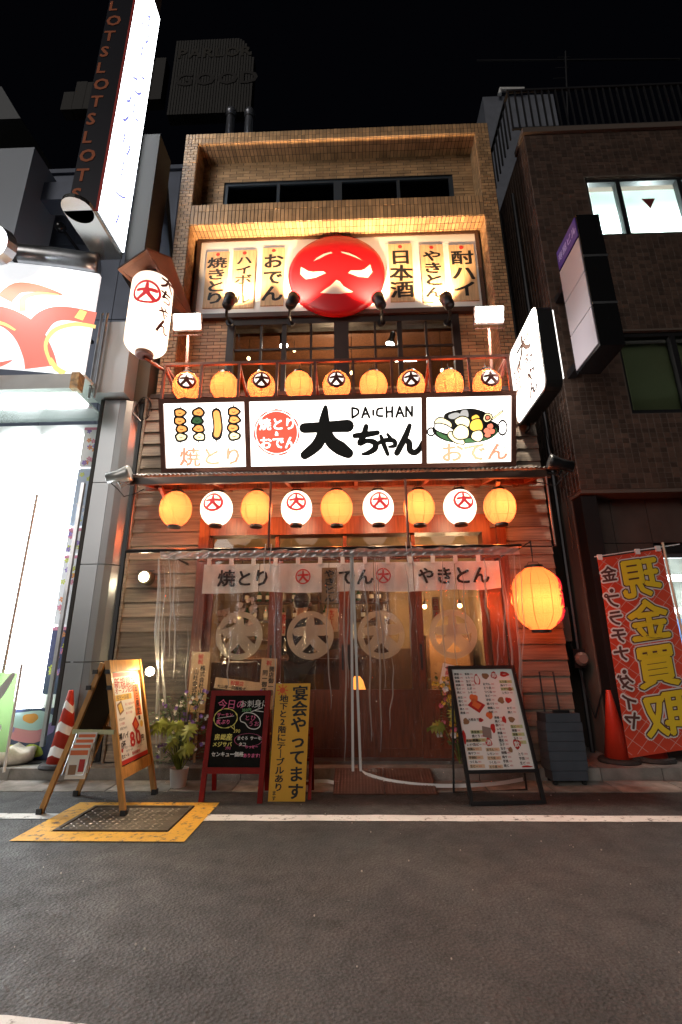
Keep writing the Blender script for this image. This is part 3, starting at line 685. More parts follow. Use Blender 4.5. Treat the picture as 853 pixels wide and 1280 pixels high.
p1 = MB().fbox(sfr, d0 + .03, d1 - .03, fw, sbh - fw, -.05, 0).build('panel', E_panel, sign, label='middle panel with the shop name')
p2 = MB().fbox(sfr, d1 + .03, sbw - fw, fw, sbh - fw, -.05, 0).build('panel', E_panel, sign, label='right panel with a drawn hotpot')
sp = lambda x0, y0, x1, y1: None
# left panel: pixel-free layout in panel units
def sub(fr, ox, oy, s): return lambda a, b, c=0.0: fr(ox + a * s, oy + b * s, c)
lf = sub(sfr, fw, fw, 1.0); pw = d0 - .03 - fw; ph = sbh - 2 * fw
g = MB()
for k, cx in enumerate((.20, .42, .645, .86)):
    cx *= pw
    g.stroke(lf, [(cx - .005, ph * .38), (cx + .005, ph * .97)], .013, .001, 0)
    if k == 2:
        g.stroke(lf, [(cx - .0, ph * .50), (cx + .02, ph * .62), (cx + .005, ph * .84)], [.13, .12, .12], .002, 0); g.stroke(lf, [(cx, ph * .51), (cx + .018, ph * .62), (cx + .005, ph * .83)], [.07, .08, .075], .0035, 3)
        continue
    for j in range(4):
        cy = ph * (.48 + j * .125); ox = .012 * math.sin(j * 2 + k)
        g.disc(lf, cx + ox, cy, .082, .062, .0018 + j * .0002, 0, wob=.06)
    for j in range(4):
        cy = ph * (.48 + j * .125); ox = .012 * math.sin(j * 2 + k)
        g.disc(lf, cx + ox, cy, .056, .037, .0034, 6 if (k == 1 and j == 2) else 3 if j else 5, wob=.08); g.stroke(lf, [(cx + ox - .02, cy), (cx + ox, cy - .01), (cx + ox + .02, cy)], .008, .0042, 0, cap=False)
text(g, lf, "焼とり", pw * .17, ph * .17, .235, .002, 1, sx=1.1, jit=.05); g.build('printed_picture', PR, p0)
# middle panel
mf = sub(sfr, d0 + .03, fw, 1.0); mw = d1 - d0 - .06; g = MB()
cx, cy, R = mw * .155, ph * .52, .265
g.disc(mf, cx, cy, R * .93, c=.001, mt=2, n=40); g.ring(mf, cx, cy, R * .97, R * 1.03, .0012, 2, rough=.012)
text(g, mf, "焼とり", cx - .21, cy + .10, .15, .0025, 4, jit=.06); text(g, mf, "&", cx - .025, cy - .01, .07, .0025, 4); text(g, mf, "おでん", cx - .21, cy - .12, .15, .0025, 4, jit=.06)
S = .30; ox, oy = mw * .445, ph * .50
for i, (P, w_) in enumerate(([[(-.86, .20), (-.2, .22), (.86, .25)], [.40, .42, .50]], [[(.0, 1.0), (-.06, .5), (-.10, .1), (-.35, -.45), (-.86, -.86)], [.16, .42, .44, .46, .36]], [[(.0, .1), (.2, -.35), (.55, -.62), (.86, -.82)], [.36, .50, .56, .42]])):
    g.stroke(mf, [(ox + a * S, oy + b * S) for a, b in P], [x * S for x in w_], .002 + i * .0006, 0)
def kana(parts, ox, oy, s):
    for i, (P, w_) in enumerate(parts): g.stroke(mf, [(ox + a * s, oy + b * s) for a, b in P], [x * s * 1.2 for x in w_], .002 + i * .0006, 0)
kana([([(.08, .70), (.5, .74), (.95, .80)], [.16, .2, .16]), ([(.52, 1.05), (.42, .7), (.26, .40), (.55, .50), (.84, .42), (.84, .2), (.58, .04), (.36, .0)], [.16, .2, .17, .15, .2, .2, .16, .08])], mw * .60, ph * .16, .31)
kana([([(.0, .50), (.4, .68), (.85, .66), (.9, .42), (.62, .36)], [.16, .2, .2, .18, .1]), ([(.22, .9), (.36, .5), (.55, .0)], [.14, .2, .16]), ([(.55, .98), (.68, .8)], [.12, .16])], mw * .738, ph * .15, .24)
kana([([(.55, 1.05), (.38, .62), (.06, .02)], [.14, .2, .2]), ([(.1, .1), (.36, .46), (.52, .40), (.55, .12), (.72, .02), (.9, .14), (1.02, .42)], [.14, .16, .2, .2, .2, .18, .1])], mw * .848, ph * .16, .31)
def latin(s, x, y, h):
    G_ = {'D': [[(0, 1), (0, 0)], [(0, 1), (.55, .85), (.6, .4), (0, 0)]], 'A': [[(0, 0), (.35, 1)], [(.35, 1), (.75, 0)], [(.15, .35), (.6, .38)]], 'I': [[(.15, .7), (.15, .25)]], 'C': [[(.6, .9), (.1, .8), (.05, .2), (.6, .1)]], 'H': [[(0, 1), (.02, 0)], [(.6, 1), (.58, 0)], [(0, .5), (.6, .55)]], 'N': [[(0, 0), (.02, 1)], [(.02, 1), (.6, .05)], [(.6, .05), (.62, 1)]]}
    for ch in s:
        for i, P in enumerate(G_[ch]): g.stroke(mf, [(x + a * h, y + b * h) for a, b in P], h * .24, .002 + i * .0004, 0, sub=3)
        x += h * (.5 if ch == 'I' else 1.0)
latin('DAICHAN', mw * .60, ph * .72, .115)
g.build('printed_lettering', PR, p1)
# right panel: hotpot drawing
rf = sub(sfr, d1 + .03, fw, 1.0); rw = sbw - fw - d1 - .03; g = MB()
cx, cy = rw * .47, ph * .52
g.disc(rf, cx, cy - .02, rw * .40, ph * .20, .001, 0, wob=.02); g.disc(rf, cx + .01, cy - .045, rw * .36, ph * .155, .0016, 6, wob=.02); g.disc(rf, cx, cy + .01, rw * .35, ph * .16, .0022, 0, wob=.03)
g.disc(rf, cx, cy + .12, rw * .26, ph * .15, .0012, 0, wob=.05)
g.ring(rf, rw * .055, cy - .03, .035, .055, .0015, 0, 16); g.ring(rf, rw * .90, cy + .0, .045, .06, .0015, 0, 16, sy=1.6)
def food(a, b, rx, ry, mt, rot=0, wob=.05, c=.003): 
    g.disc(rf, cx + a, cy + b, rx + .014, ry + .014, c, 0, rot=rot, wob=wob, n=22); g.disc(rf, cx + a, cy + b, rx, ry, c + .0006, mt, rot=rot, wob=wob, n=22)
food(-.27, .06, .10, .06, 5, -.3, c=.0026); food(-.26, .0, .12, .045, 4, -.35, c=.0038)
food(-.14, .15, .07, .035, 7, .2, c=.0026); food(-.02, .16, .05, .06, 7, c=.0030); food(-.04, .075, .085, .06, 5, -.2, c=.0042)
food(.11, .12, .045, .035, 9, c=.0032); food(.12, .03, .075, .075, 9, c=.0040); food(.25, .12, .05, .045, 5, .6, c=.0034); food(.25, .12, .022, .02, 8, .6, c=.0046)
for a, b in ((.24, -.03), (.28, .02), (.25, -.08), (.30, -.04)): food(a, b, .035, .03, 8, c=.0042 + a * .002)
food(-.12, -.11, .11, .045, 5, -.6, c=.0050); food(-.06, -.045, .09, .08, 5, c=.0062); food(.13, -.09, .065, .06, 5, c=.0056)
g.stroke(rf, [(cx + .30, cy + .10), (cx + .42, cy + .19)], .03, .0042, 0); g.stroke(rf, [(cx + .31, cy + .108), (cx + .415, cy + .185)], .014, .0052, 5)
for a, b, q in ((.12, .86, .05), (.90, .86, .05), (.07, .16, .035), (.88, .20, .05)): g.ring(rf, rw * a, ph * b, q * .85, q, .001, 7 if b > .5 else 0, 18, rough=.05)
text(g, rf, "おでん", rw * .17, ph * .16, .23, .002, 1, sx=1.15, jit=.08); g.build('printed_picture', PR, p2)
LS = bpy.data.lights.new('x', 'POINT'); bpy.data.lights.remove(LS)

# ------------------------------------------------------------------ balcony rail and deck
bal = thing('balcony_rail', 'brown square tube railing standing behind the long sign box', 'railing', (-.2, -.6, 4.15))
zr = 4.62; YR = -.66; rx0, rx1 = -2.30, 1.86
MB().beam((rx0, YR, zr), (rx1, YR, zr), .035).build('top_rail', M_brownrail, bal)
for i in range(10):
    x = rx0 + .018 + (rx1 - rx0 - .036) * i / 9
    MB().beam((x, YR, 4.12), (x, YR, zr - .018), .03).build('post', M_brownrail, bal)
for x in (rx0 + .018, -1.37, -.45, .92, rx1 - .018):
    MB().beam((x, YR + .02, zr - .03), (x, .10, 4.32), .03).build('brace', M_brownrail, bal)
for x in (rx0 + .018, rx1 - .018): MB().beam((x, YR + .02, zr - .001), (x, .15, zr - .001), .03).build('side_rail', M_brownrail, bal)
MB().box(rx0, rx1, -.42, -.04, 4.06, 4.10).build('deck', M_dark, bal)

# ------------------------------------------------------------------ paper lanterns
def lantern(c, rx, rz, col, kind, lbl, group, markcol=None, squash=1.0, ribs=14, cyl=0.0, name='paper_lantern'):
    c = Vector(c); t = thing(name, lbl, 'lantern', c + Vector((0, 0, -rz)), group)
    prof = []; top_ = .36
    k = 16
    def rr(h):                           # h in -1..1
        a = abs(h)
        if cyl: return rx * (1 - max(0, (a - cyl) / (1 - cyl)) ** 2.2 * (1 - top_))
        return rx * math.sqrt(max(0, 1 - a * a * (1 - top_ ** 2)))
    nr = ribs
    for i in range(nr * 2 + 1):
        h = -1 + i / nr; prof.append((rr(h) * (1.0 if i % 2 else .985), h * rz))
    MB().lathe(prof, c, 28).build('paper_shade', col, t, smooth=True)
    cap = MB(); cap.lathe([(rx * top_ * 1.06, 0), (rx * top_ * 1.1, .004), (rx * top_ * 1.1, .028), (rx * top_ * .8, .03)], c + Vector((0, 0, rz - .006)), 18); cap.build('top_ring', M_black, t, smooth=False)
    cap = MB(); cap.lathe([(rx * top_ * .8, -.03), (rx * top_ * 1.1, -.028), (rx * top_ * 1.1, -.002), (rx * top_ * 1.06, 0)], c - Vector((0, 0, rz - .006)), 18); cap.build('bottom_ring', M_black, t)
    hk = MB(); hk.tube([c + Vector((-rx * .3, 0, rz + .02)), c + Vector((-rx * .2, 0, rz + .06)), c + Vector((rx * .2, 0, rz + .06)), c + Vector((rx * .3, 0, rz + .02))], .004, 5); hk.tube([c + Vector((0, 0, rz + .06)), c + Vector((0, 0, rz + .12))], .004, 5)
    hk.build('hanger', M_black, t)
    if kind != 'white':
        sm = MB()
        for a in range(8):
            th = 2 * math.pi * (a + .3) / 8 
            P = [c + Vector((math.cos(th) * (rr(h) + .0015), math.sin(th) * (rr(h) + .0015), h * rz)) for h in [x / 8 - 1 for x in range(17)]]
            sm.tube(P, .0022, 4, caps=False)
        sm.build('seam', M_seam, t)
    if markcol is not None:
        def srf(a, b, o=0.0, ang=-math.pi / 2):
            h = max(-.98, min(.98, b / rz)); r_ = rr(h) + .006 + o; th = ang + a / (rx * .97)
            return c + Vector((math.cos(th) * r_, math.sin(th) * r_, b))
        return t, srf
    return t, None
M_seam = pbr('lantern_seam', (.25, .09, .02), .8)
M_lanY = paper('amber_lantern_paper', (1, .255, .075), .60, .5, .22, (1, .21, .06))
M_lanW = paper('white_lantern_paper', (1, .84, .70), .62, .5, .35, (1, .85, .7))
E_lanW = emis('lit_lantern_gap', (1, .88, .75), 1.0)
C_mark = emis('lantern_red_print', (.50, .03, .035), .9)
C_brown = pbr('lantern_brown_print', (.10, .012, .006), .6)
pl = (220, 271, 321, 371, 421, 473, 524, 575, 625)
ordn = ['first', 'second', 'third', 'fourth', 'middle', 'sixth', 'seventh', 'eighth', 'last']
for i, px in enumerate(pl):
    p = at(px, 635 - .012 * (px - 420) * .6, -.5); white = i % 2
    lb = ('white round lantern with red crest, %s from the left under the awning' if white else 'plain amber round lantern, %s from the left under the awning') % ordn[i]
    t, srf = lantern(p, .178 + .004 * math.sin(i * 2), .195 + .004 * math.cos(i * 3), M_lanW if white else M_lanY, 'white' if white else 'y', lb, 'lanterns under the awning', markcol=white or None)
    bulb(p + Vector((0, -.055, -.01)), 12 if white else 14, (1, .74, .5) if white else (1, .66, .40))
    if white:
        k = MB(); mark(k, (lambda a, b, o=0.0, s=srf, i=i: s(a, b, o, -math.pi / 2 + .07 + .04 * math.sin(i * 5))), 0, .03, .112, .002, 0, 1.45, .24); k.build('printed_crest', C_mark, t)
pu = (234, 281, 327, 374, 421, 467, 514, 562, 609)
for i, px in enumerate(pu):
    p = at(px, 484 - .008 * (px - 234), -.48); mk = i % 2 == 0
    lb = ('amber lantern with brown crest, %s from the left behind the sign box' if mk else 'plain amber lantern, %s from the left behind the sign box') % ordn[i]
    t, srf = lantern(p, .172, .18, M_lanY, 'y', lb, 'lanterns along the balcony', markcol=mk or None)
    bulb(p + Vector((0, -.055, 0)), 11, (1, .66, .40))
    if mk:
        an = -math.pi / 2 + (.30, 0, .2, 0, .02, 0, -.1, 0, .0)[i]
        k = MB(); f_ = lambda a, b, o=0.0, s=srf, an=an: s(a, b, o, an)
        k.disc(f_, 0, .0, .085, c=-.002, mt=1, n=24); mark(k, f_, 0, .0, .112, .002, 0, 1.6, .26); k.build('printed_crest', [C_brown, E_lanW], t)
# big red lantern at the right
M_lanR = paper('red_lantern_paper', (1, .19, .045), .72, .5, .30, (1, .14, .04))
p = at(672, 748, -.62)
t, srf = lantern(p, .235, .318, M_lanR, 'y', 'large glowing red orange lantern with red writing on its right side', None, markcol=1, cyl=.35, ribs=24)
C_lr = emis('lantern_crimson_print', (.55, .01, .03), 1.0)
bulb(p + Vector((0, -.07, -.03)), 26, (1, .7, .45), .05)
k = MB(); text(k, (lambda a, b, o=0.0: srf(a, b, o, -math.pi / 2 + 1.02)), "居酒屋", 0, .24, .17, .003, 0, vert=True); k.build('printed_lettering', C_lr, t)
MB().tube([p + Vector((0, 0, .44)), Vector((p.x, -.62, p.z + .60)), Vector((p.x, -.02, p.z + .60))], .008, 6).build('hanging_arm', M_black, t)
# large white cylindrical lantern on the left with its little roof
p = at(187, 394, -1.0); rl = .235
t = thing('cylinder_lantern', 'tall white cylindrical lantern with red crest and brown characters hanging at the left corner', 'lantern', p)
def rc(h): a = abs(h); return rl * (1 - max(0, (a - .72) / .28) ** 2.4 * .55)
prof = [(rc(-1 + i / 22) * (1 if i % 2 else .99), (-1 + i / 22) * .52) for i in range(45)]
MB().lathe(prof, p, 32).build('paper_shade', M_lanW, t, smooth=True)
MB().lathe([(.085, -.56), (.10, -.555), (.10, -.50)], p, 18).build('bottom_ring', M_brownrail, t); MB().lathe([(.10, .50), (.10, .56), (.08, .56)], p, 18).build('top_ring', M_brownrail, t)
def cs(ang): return lambda a, b, o=0.0: p + Vector((math.cos(ang + a / rl) * (rc(b / .52) + .006 + o), math.sin(ang + a / rl) * (rc(b / .52) + .006 + o), b))
bulb(p + Vector((0, -.05, 0)), 14, (1, .86, .7), .06)
k = MB(); mark(k, cs(-math.pi / 2 + .22), 0, .13, .16, .002, 0, 1.4, .2); k.build('printed_crest', C_mark, t)
k = MB(); text(k, cs(-math.pi / 2 + 1.2), "大ちゃん", 0, .46, .21, .002, 0, vert=True, jit=.06, adv=.95); k.build('printed_lettering', C_brown, t)
tipz = p.z + .62
rf_ = MB()
a0 = at(147, 337, -1.25); a1 = at(184, 312, -1.25); a2 = at(214, 324, -.9); a3 = at(244, 405, -.15); a4 = at(205, 392, -.15)
up_ = Vector((0, 0, .03))
V = [a0, a1, a2, a3, a4]; rf_.add([v for v in V] + [v + up_ for v in V], [(0, 1, 2, 3, 4), (9, 8, 7, 6, 5)] + [(i, i + 5, (i + 1) % 5 + 5, (i + 1) % 5) for i in range(5)])
rf_.build('timber_hood', pbr('hood_wood', (.10, .035, .018), .5, var=.3, scale=4, bump=.1), t)
MB().tube([p + Vector((0, 0, .55)), p + Vector((0, 0, .72))], .012, 6).build('hanger', M_black, t)
q = at(207, 464, -.62)
MB().tube([p - Vector((0, 0, .55)), p - Vector((0, 0, .58)), q, Vector((-2.28, -.3, 4.5))], .02, 8).build('stay_rod', M_brownrail, t)

# ------------------------------------------------------------------ awning: corrugated sheet, fascia, brackets, poles
aw = thing('awning', 'dark corrugated metal awning under the sign box with hanging lanterns', 'awning', (-.2, -.8, 3.0))
M_corr = pbr('corrugated_steel', (.34, .32, .30), .35, .7, var=.25, scale=6)
mb = MB(); ax0, ax1 = -2.50, 2.14; nw = 92; V = []
for i in range(nw * 4 + 1):
    x = ax0 + (ax1 - ax0) * i / (nw * 4); h = .010 * math.sin(i * math.pi / 2)
    V += [(x, -.82, 3.135 + h), (x, -.02, 3.30 + h), (x, -.82, 3.129 + h), (x, -.02, 3.294 + h)]
Fq = []
for i in range(nw * 4):
    a = 4 * i; Fq += [(a, a + 4, a + 5, a + 1), (a + 2, a + 3, a + 7, a + 6), (a, a + 2, a + 6, a + 4)]
mb.add(V, Fq); mb.build('corrugated_sheet', M_corr, aw)
MB().box(ax0 + .03, ax1 - .03, -.79, -.75, 3.03, 3.112).build('fascia_beam', M_frame, aw)
MB().box(ax0 + .03, ax1 - .03, -.40, -.36, 3.10, 3.18).build('purlin', M_wood, aw)
for x in (-2.33, -1.55, -.75, .02, .80, 1.50, 1.98): MB().beam((x, -.74, 3.065), (x, .0, 3.22), .04, .06).build('rafter', M_wood, aw)
for x in (-2.2, 1.6): MB().beam((x, -.62, 3.06), (x, -.03, 2.78), .04).build('knee_brace', M_wood, aw)
hg = MB(); hg.tube([(-2.3, -.5, 3.14), (1.95, -.5, 3.14)], .012, 6); hg.build('lantern_bar', M_dark, aw)
for px, y0 in ((339, 602), (507, 602)):
    a = at(px, 602, -.80); MB().tube([(a.x, -.80, 3.03), (a.x, -.80, 2.29)], .014, 8).build('hanger_pole', M_pole, aw)
for x in (-2.40, 2.05): MB().tube([(x, -.80, 3.03), (x, -.80, 2.28)], .014, 8).build('hanger_pole', M_pole, aw)
# small LED spots on both ends of the awning
M_led2 = emis('led_face', (1, .97, .92), 22)
for i, (px, py, sg) in enumerate(((152, 594, 1), (698, 580, -1))):
    p = at(px, py, -.86); t = thing('awning_spotlight', ['silver spotlight on the left end of the awning aimed along the sign', 'dark spotlight on the right end of the awning aimed along the sign'][i], 'spotlight', p, 'spotlights at the awning ends')
    d = Vector((sg * .92, .1, .28)).normalized(); mm = pbr('silver_lamp', (.5, .5, .48), .35, .6) if i == 0 else M_dark
    MB().lathe([(.03, -.16), (.06, -.15), (.062, -.03), (.085, .06), (.088, .10), (.075, .10)], p, 18, ax=d).build('lamp_body', mm, t, smooth=True)
    MB().lathe([(.001, .085), (.072, .09)], p, 18, ax=d).build('lamp_glass', M_led2, t)
    MB().tube([p - d * .06, p + Vector((0, .02, -.12)), Vector((p.x + sg * .10, -.80, 3.08))], .014, 6).build('arm', mm, t)
    MB().tube([p - d * .16, p + Vector((-.02 * sg, 0, -.16)), p + Vector((.05 * sg, .02, -.24)), p + Vector((.16 * sg, .04, -.20)), Vector((p.x + sg * .14, -.6, 3.04))], .006, 5).build('cable', M_dark, t)
    spot('awning_spotlight_beam', p + d * .12, p + d * 2 , 45, (1, .9, .76), 75, .7, .04)

# ------------------------------------------------------------------ clear vinyl curtain on its tube frame
cf = thing('vinyl_curtain', 'clear vinyl weather curtain hanging in front of the sliding doors, slit with white edging', 'curtain', (-.2, -.8, 0))
M_tube = pbr('black_tube', (.05, .045, .045), .3, .7); cx0, cx1 = -2.03, 1.66
MB().tube([(-2.40, -.80, 2.28), (cx1 + .04, -.80, 2.28)], .02, 10).tube([(cx1 + .0, -.80, 2.275), (2.06, -.80, 2.27)], .008, 6).build('front_tube', M_tube, cf)
MB().tube([(cx0, -.79, 2.20), (cx1, -.79, 2.20)], .007, 6).build('rail_wire', M_white, cf)
for x in (cx0, cx1): MB().tube([(x, -.80, 2.28), (x, -.02, 2.28)], .014, 8).build('side_tube', M_tube, cf)
for x in (-.93, -.87): MB().tube([(x, -.83, 2.33), (x - .01, -.83, 2.15), (x, -.82, 2.0)], .005, 5).build('tie_cord', M_white, cf)
for x in (.52, .57): MB().tube([(x, -.83, 2.33), (x + .01, -.83, 2.15), (x + .03, -.82, 2.06)], .005, 5).build('tie_cord', M_white, cf)
M_vinyl = glass('clear_vinyl', (.96, .955, .95), .018, .04, white=.010, bump=1.0, bscale=7)
def sheet(x0, x1, xs_bot, name, seed, zt=2.27, yt=-.80, yb=-.36, amp=1.0):
    r = random.Random(seed); nx, nz = 70, 50; mb = MB(); V = []
    ph_ = [(r.uniform(10, 34), r.uniform(0, 6), r.uniform(.004, .011)) for _ in range(5)]
    for j in range(nz + 1):
        v = j / nz; z = zt * (1 - v) + .02 * v
        for i in range(nx + 1):
            u = i / nx; xt = x0 + (x1 - x0) * u; xb = xs_bot[0] + (xs_bot[1] - xs_bot[0]) * u
            x = xt + (xb - xt) * v; y = yt + (yb - yt) * v ** 1.1
            w = sum(a * math.sin(f * xt + p_ + 3.0 * v * math.sin(p_)) for f, p_, a in ph_) * (.5 + .9 * v)
            w *= amp
            w += .018 * math.exp(-((u - .5) ** 2) * 3) * math.sin(7 * v + seed)
            if v > .93: y -= (v - .93) * .5 * (1 + math.sin(9 * xt))
            V.append((x, y + w, z))
    Fq = [(j * (nx + 1) + i, (j + 1) * (nx + 1) + i, (j + 1) * (nx + 1) + i + 1, j * (nx + 1) + i + 1) for j in range(nz) for i in range(nx)]
    mb.add(V, Fq); o = mb.build(name, M_vinyl, cf, smooth=True)
    return V, nx, nz
V1, nx, nz = sheet(cx0, -.045, (-1.97, -.06), 'sheet', 3)
V2, nx, nz = sheet(-.035, cx1, (.02, 1.60), 'sheet', 8)
sheet(.02, .42, (.07, .20), 'gathered_fold', 15, 2.26, -.86, -.42, 2.6)
mb = MB()                                                       # side sheet at each end
for x, xb in ((cx0, -1.97), (cx1, 1.60)):
    V = []
    for j in range(31):
        v = j / 30
        for i in range(13):
            u = i / 12; V.append((x + (xb - x) * v + .02 * math.sin(9 * u + 4 * v), -.80 + .44 * v + u * (.74 - .42 * v), 2.27 * (1 - v) + .02 * v))
    mb.add(V, [(j * 13 + i, (j + 1) * 13 + i, (j + 1) * 13 + i + 1, j * 13 + i + 1) for j in range(30) for i in range(12)])
mb.build('side_sheet', M_vinyl, cf, smooth=True)
M_edge = pbr('white_vinyl_edging', (.74, .72, .70), .4)
def edging(V, col, name='edging'):
    P = [Vector(V[j * (nx + 1) + col]) + Vector((0, -.006, 0)) for j in range(nz + 1)]
    mb = MB()
    for a, b in zip(P, P[1:]):
        w = Vector((.013, 0, 0)); mb.add([a - w, b - w, b + w, a + w], [(0, 1, 2, 3)])
    return mb
edging(V1, nx).build('edging', M_edge, cf); edging(V2, 0).build('edging', M_edge, cf)
# creases of white film, with glints painted onto the sheets and gathered top hem
M_crease_glint = glass('vinyl_crease_glint', (.9, .9, .9), .2, .10, white=.30, wcol=(.9, .9, .9))
mb = MB(); r = random.Random(31)
def crease_glint(x, z0, z1, w):
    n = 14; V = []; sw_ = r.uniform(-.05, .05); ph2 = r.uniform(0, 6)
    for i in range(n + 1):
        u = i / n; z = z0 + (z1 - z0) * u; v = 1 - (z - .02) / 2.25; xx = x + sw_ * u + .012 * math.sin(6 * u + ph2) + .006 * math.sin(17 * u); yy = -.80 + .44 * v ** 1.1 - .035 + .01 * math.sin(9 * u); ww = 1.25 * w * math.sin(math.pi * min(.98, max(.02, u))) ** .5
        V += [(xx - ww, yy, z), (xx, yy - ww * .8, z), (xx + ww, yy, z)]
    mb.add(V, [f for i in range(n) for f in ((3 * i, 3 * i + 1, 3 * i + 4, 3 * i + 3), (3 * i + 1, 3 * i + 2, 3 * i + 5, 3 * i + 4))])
for x, z0, z1, w in ((-2.0, .1, 2.2, .012), (-2.02, .1, 2.2, .007), (-1.93, .3, 1.6, .008), (-1.90, 1.2, 2.2, .007), (1.54, .5, 2.0, .008), (1.61, .2, 1.4, .009), (1.40, .9, 1.5, .006), (.22, .3, 2.2, .008), (.27, .9, 2.1, .006), (-.10, .9, 2.2, .006), (-1.96, .6, 2.1, .006), (-1.86, 1.0, 2.15, .006), (-1.70, .2, 1.5, .005), (-1.3, .9, 1.5, .006), (-.86, .3, 1.9, .005), (-.28, .7, 1.9, .006), (-.14, .2, 2.1, .008), (.14, .4, 2.0, .008), (.32, .5, 1.2, .006), (.55, 1.2, 2.1, .007), (.86, 1.1, 2.15, .009), (.98, 1.0, 1.9, .006), (1.12, 1.3, 2.0, .006), (1.32, 1.5, 2.15, .010), (1.47, 1.2, 2.15, .007), (1.58, .3, 2.2, .010), (1.63, .8, 2.2, .006)): crease_glint(x, z0, z1, w)
mb.build('crease_glints', M_crease_glint, cf, kind='stuff', smooth=True)
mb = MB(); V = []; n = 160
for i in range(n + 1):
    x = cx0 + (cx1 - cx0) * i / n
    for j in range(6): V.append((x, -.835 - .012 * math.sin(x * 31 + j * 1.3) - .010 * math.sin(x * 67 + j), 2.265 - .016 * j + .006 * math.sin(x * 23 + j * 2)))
mb.add(V, [(6 * i + j, 6 * i + 6 + j, 6 * i + 7 + j, 6 * i + 1 + j) for i in range(n) for j in range(5)]); mb.build('gathered_hem', M_crease_glint, cf, smooth=True)
# loose hems trailing over the threshold
def ribbon(P, w, name, mt):
    mb = MB(); P = [Vector(p) for p in P]; n = len(P); S_ = []
    for i in range(n - 1):
        p0, p1, p2, p3 = P[max(i - 1, 0)], P[i], P[i + 1], P[min(i + 2, n - 1)]
        for j in range(6):
            t = j / 6; S_.append(.5 * (2 * p1 + (p2 - p0) * t + (2 * p0 - 5 * p1 + 4 * p2 - p3) * t * t + (3 * p1 - p0 - 3 * p2 + p3) * t ** 3))
    S_.append(P[-1]); vv = []
    for q in S_: vv += [q + Vector((0, 0, w / 2)), q - Vector((0, .006, w / 2))]
    return mb.add(vv, [(2 * i, 2 * i + 1, 2 * i + 3, 2 * i + 2) for i in range(len(S_) - 1)]).build(name, mt, cf)
ribbon([(-.03, -.40, .06), (-.07, -.52, .045), (-.2, -.56, .05), (-.33, -.5, .055), (-.55, -.46, .04), (-.9, -.44, .035)], .03, 'hem', M_edge)
ribbon([(.03, -.38, .11), (.09, -.46, .10), (.3, -.56, .07), (.6, -.62, .05), (.95, -.62, .045), (1.3, -.56, .05), (1.58, -.45, .06)], .032, 'hem', M_edge)
mb = MB(); V = []
for j in range(9):
    for i in range(41):
        u = i / 40; x = .0 + 1.6 * u; V.append((x, -.36 - j / 8 * (.16 + .1 * math.sin(3 * u)), .115 - j / 8 * .07 + .02 * math.sin(13 * u + j) * math.sin(5 * u + 1)))
mb.add(V, [(j * 41 + i, j * 41 + i + 1, (j + 1) * 41 + i + 1, (j + 1) * 41 + i) for j in range(8) for i in range(40)]); mb.build('crumpled_hem_sheet', M_vinyl, cf, smooth=True)

# ------------------------------------------------------------------ shop curtain (noren)
nr = thing('noren_curtain', 'short white cloth shop curtain with black lettering above the doors', 'curtain', (0, -.35, 2.25))
MB().tube([(-1.78, -.35, 2.255), (1.62, -.35, 2.255)], .012, 8).build('rod', M_pole, nr)
M_cloth = pbr('white_noren_cloth', (.80, .78, .74), .85, var=.12, scale=6)
def nor(x, z): return -.35 - .012 * math.sin(11 * x) * (2.25 - z) * 3.2 - .008 * math.sin(29 * x + 1) * (2.25 - z) * 3
cuts = [-1.72, -1.08, -.30, .20, .64, 1.10, 1.60]
for a, b in zip(cuts, cuts[1:]):
    V = []; n1, n2 = 20, 8; mb = MB()
    for j in range(n2 + 1):
        z = 2.21 - .31 * j / n2
        for i in range(n1 + 1):
            x = a + .004 + (b - a - .008) * i / n1; V.append((x, nor(x, z), z - (.02 * abs(math.sin(x * 3)) if j == n2 else 0) + (.035 * max(0, x - 1.35) / .25 if j > 5 else 0)))
    mb.add(V, [(j * (n1 + 1) + i, (j + 1) * (n1 + 1) + i, (j + 1) * (n1 + 1) + i + 1, j * (n1 + 1) + i + 1) for j in range(n2) for i in range(n1)])
    mb.build('cloth_panel', M_cloth, nr, smooth=True)
lp = MB(); x = -1.68
while x < 1.58: lp.box(x, x + .045, -.365, -.335, 2.19, 2.275); x += .252
lp.build('rod_loop', M_cloth, nr, kind='stuff')
nf = lambda a, b, c=0.0: Vector((a, nor(a, b) - .006 - c, b))
k = MB(); text(k, nf, "焼とり", -1.55, 2.05, .20, .001, 0, jit=.03); text(k, nf, "おでん", -.40, 2.05, .20, .001, 0, jit=.03); text(k, nf, "やきとん", .68, 2.055, .20, .001, 0, jit=.05); k.build('printed_lettering', M_print_black, nr)
k = MB(); mark(k, nf, -.59, 2.06, .085, .001, 0, 1.1, .16); mark(k, nf, .305, 2.06, .085, .001, 0, 1.1, .16); k.build('printed_crest', pbr('noren_red', (.55, .02, .02), .8), nr)
p = at(412, 731, -.42); k = MB(); fr = front(p.x, p.y, p.z); k.fbox(fr, -.085, .085, -.20, .19, -.02, 0, 0); text(k, fr, "やきとん", 0, .17, .09, .002, 1, vert=True, sx=1.4, jit=.05)
tag(k.build('hanging_plaque', [pbr('aged_plaque', (.22, .13, .06), .7, var=.3), M_print_black]), 'brown wooden plaque with black brushed characters hanging over the cloth curtain', 'sign')

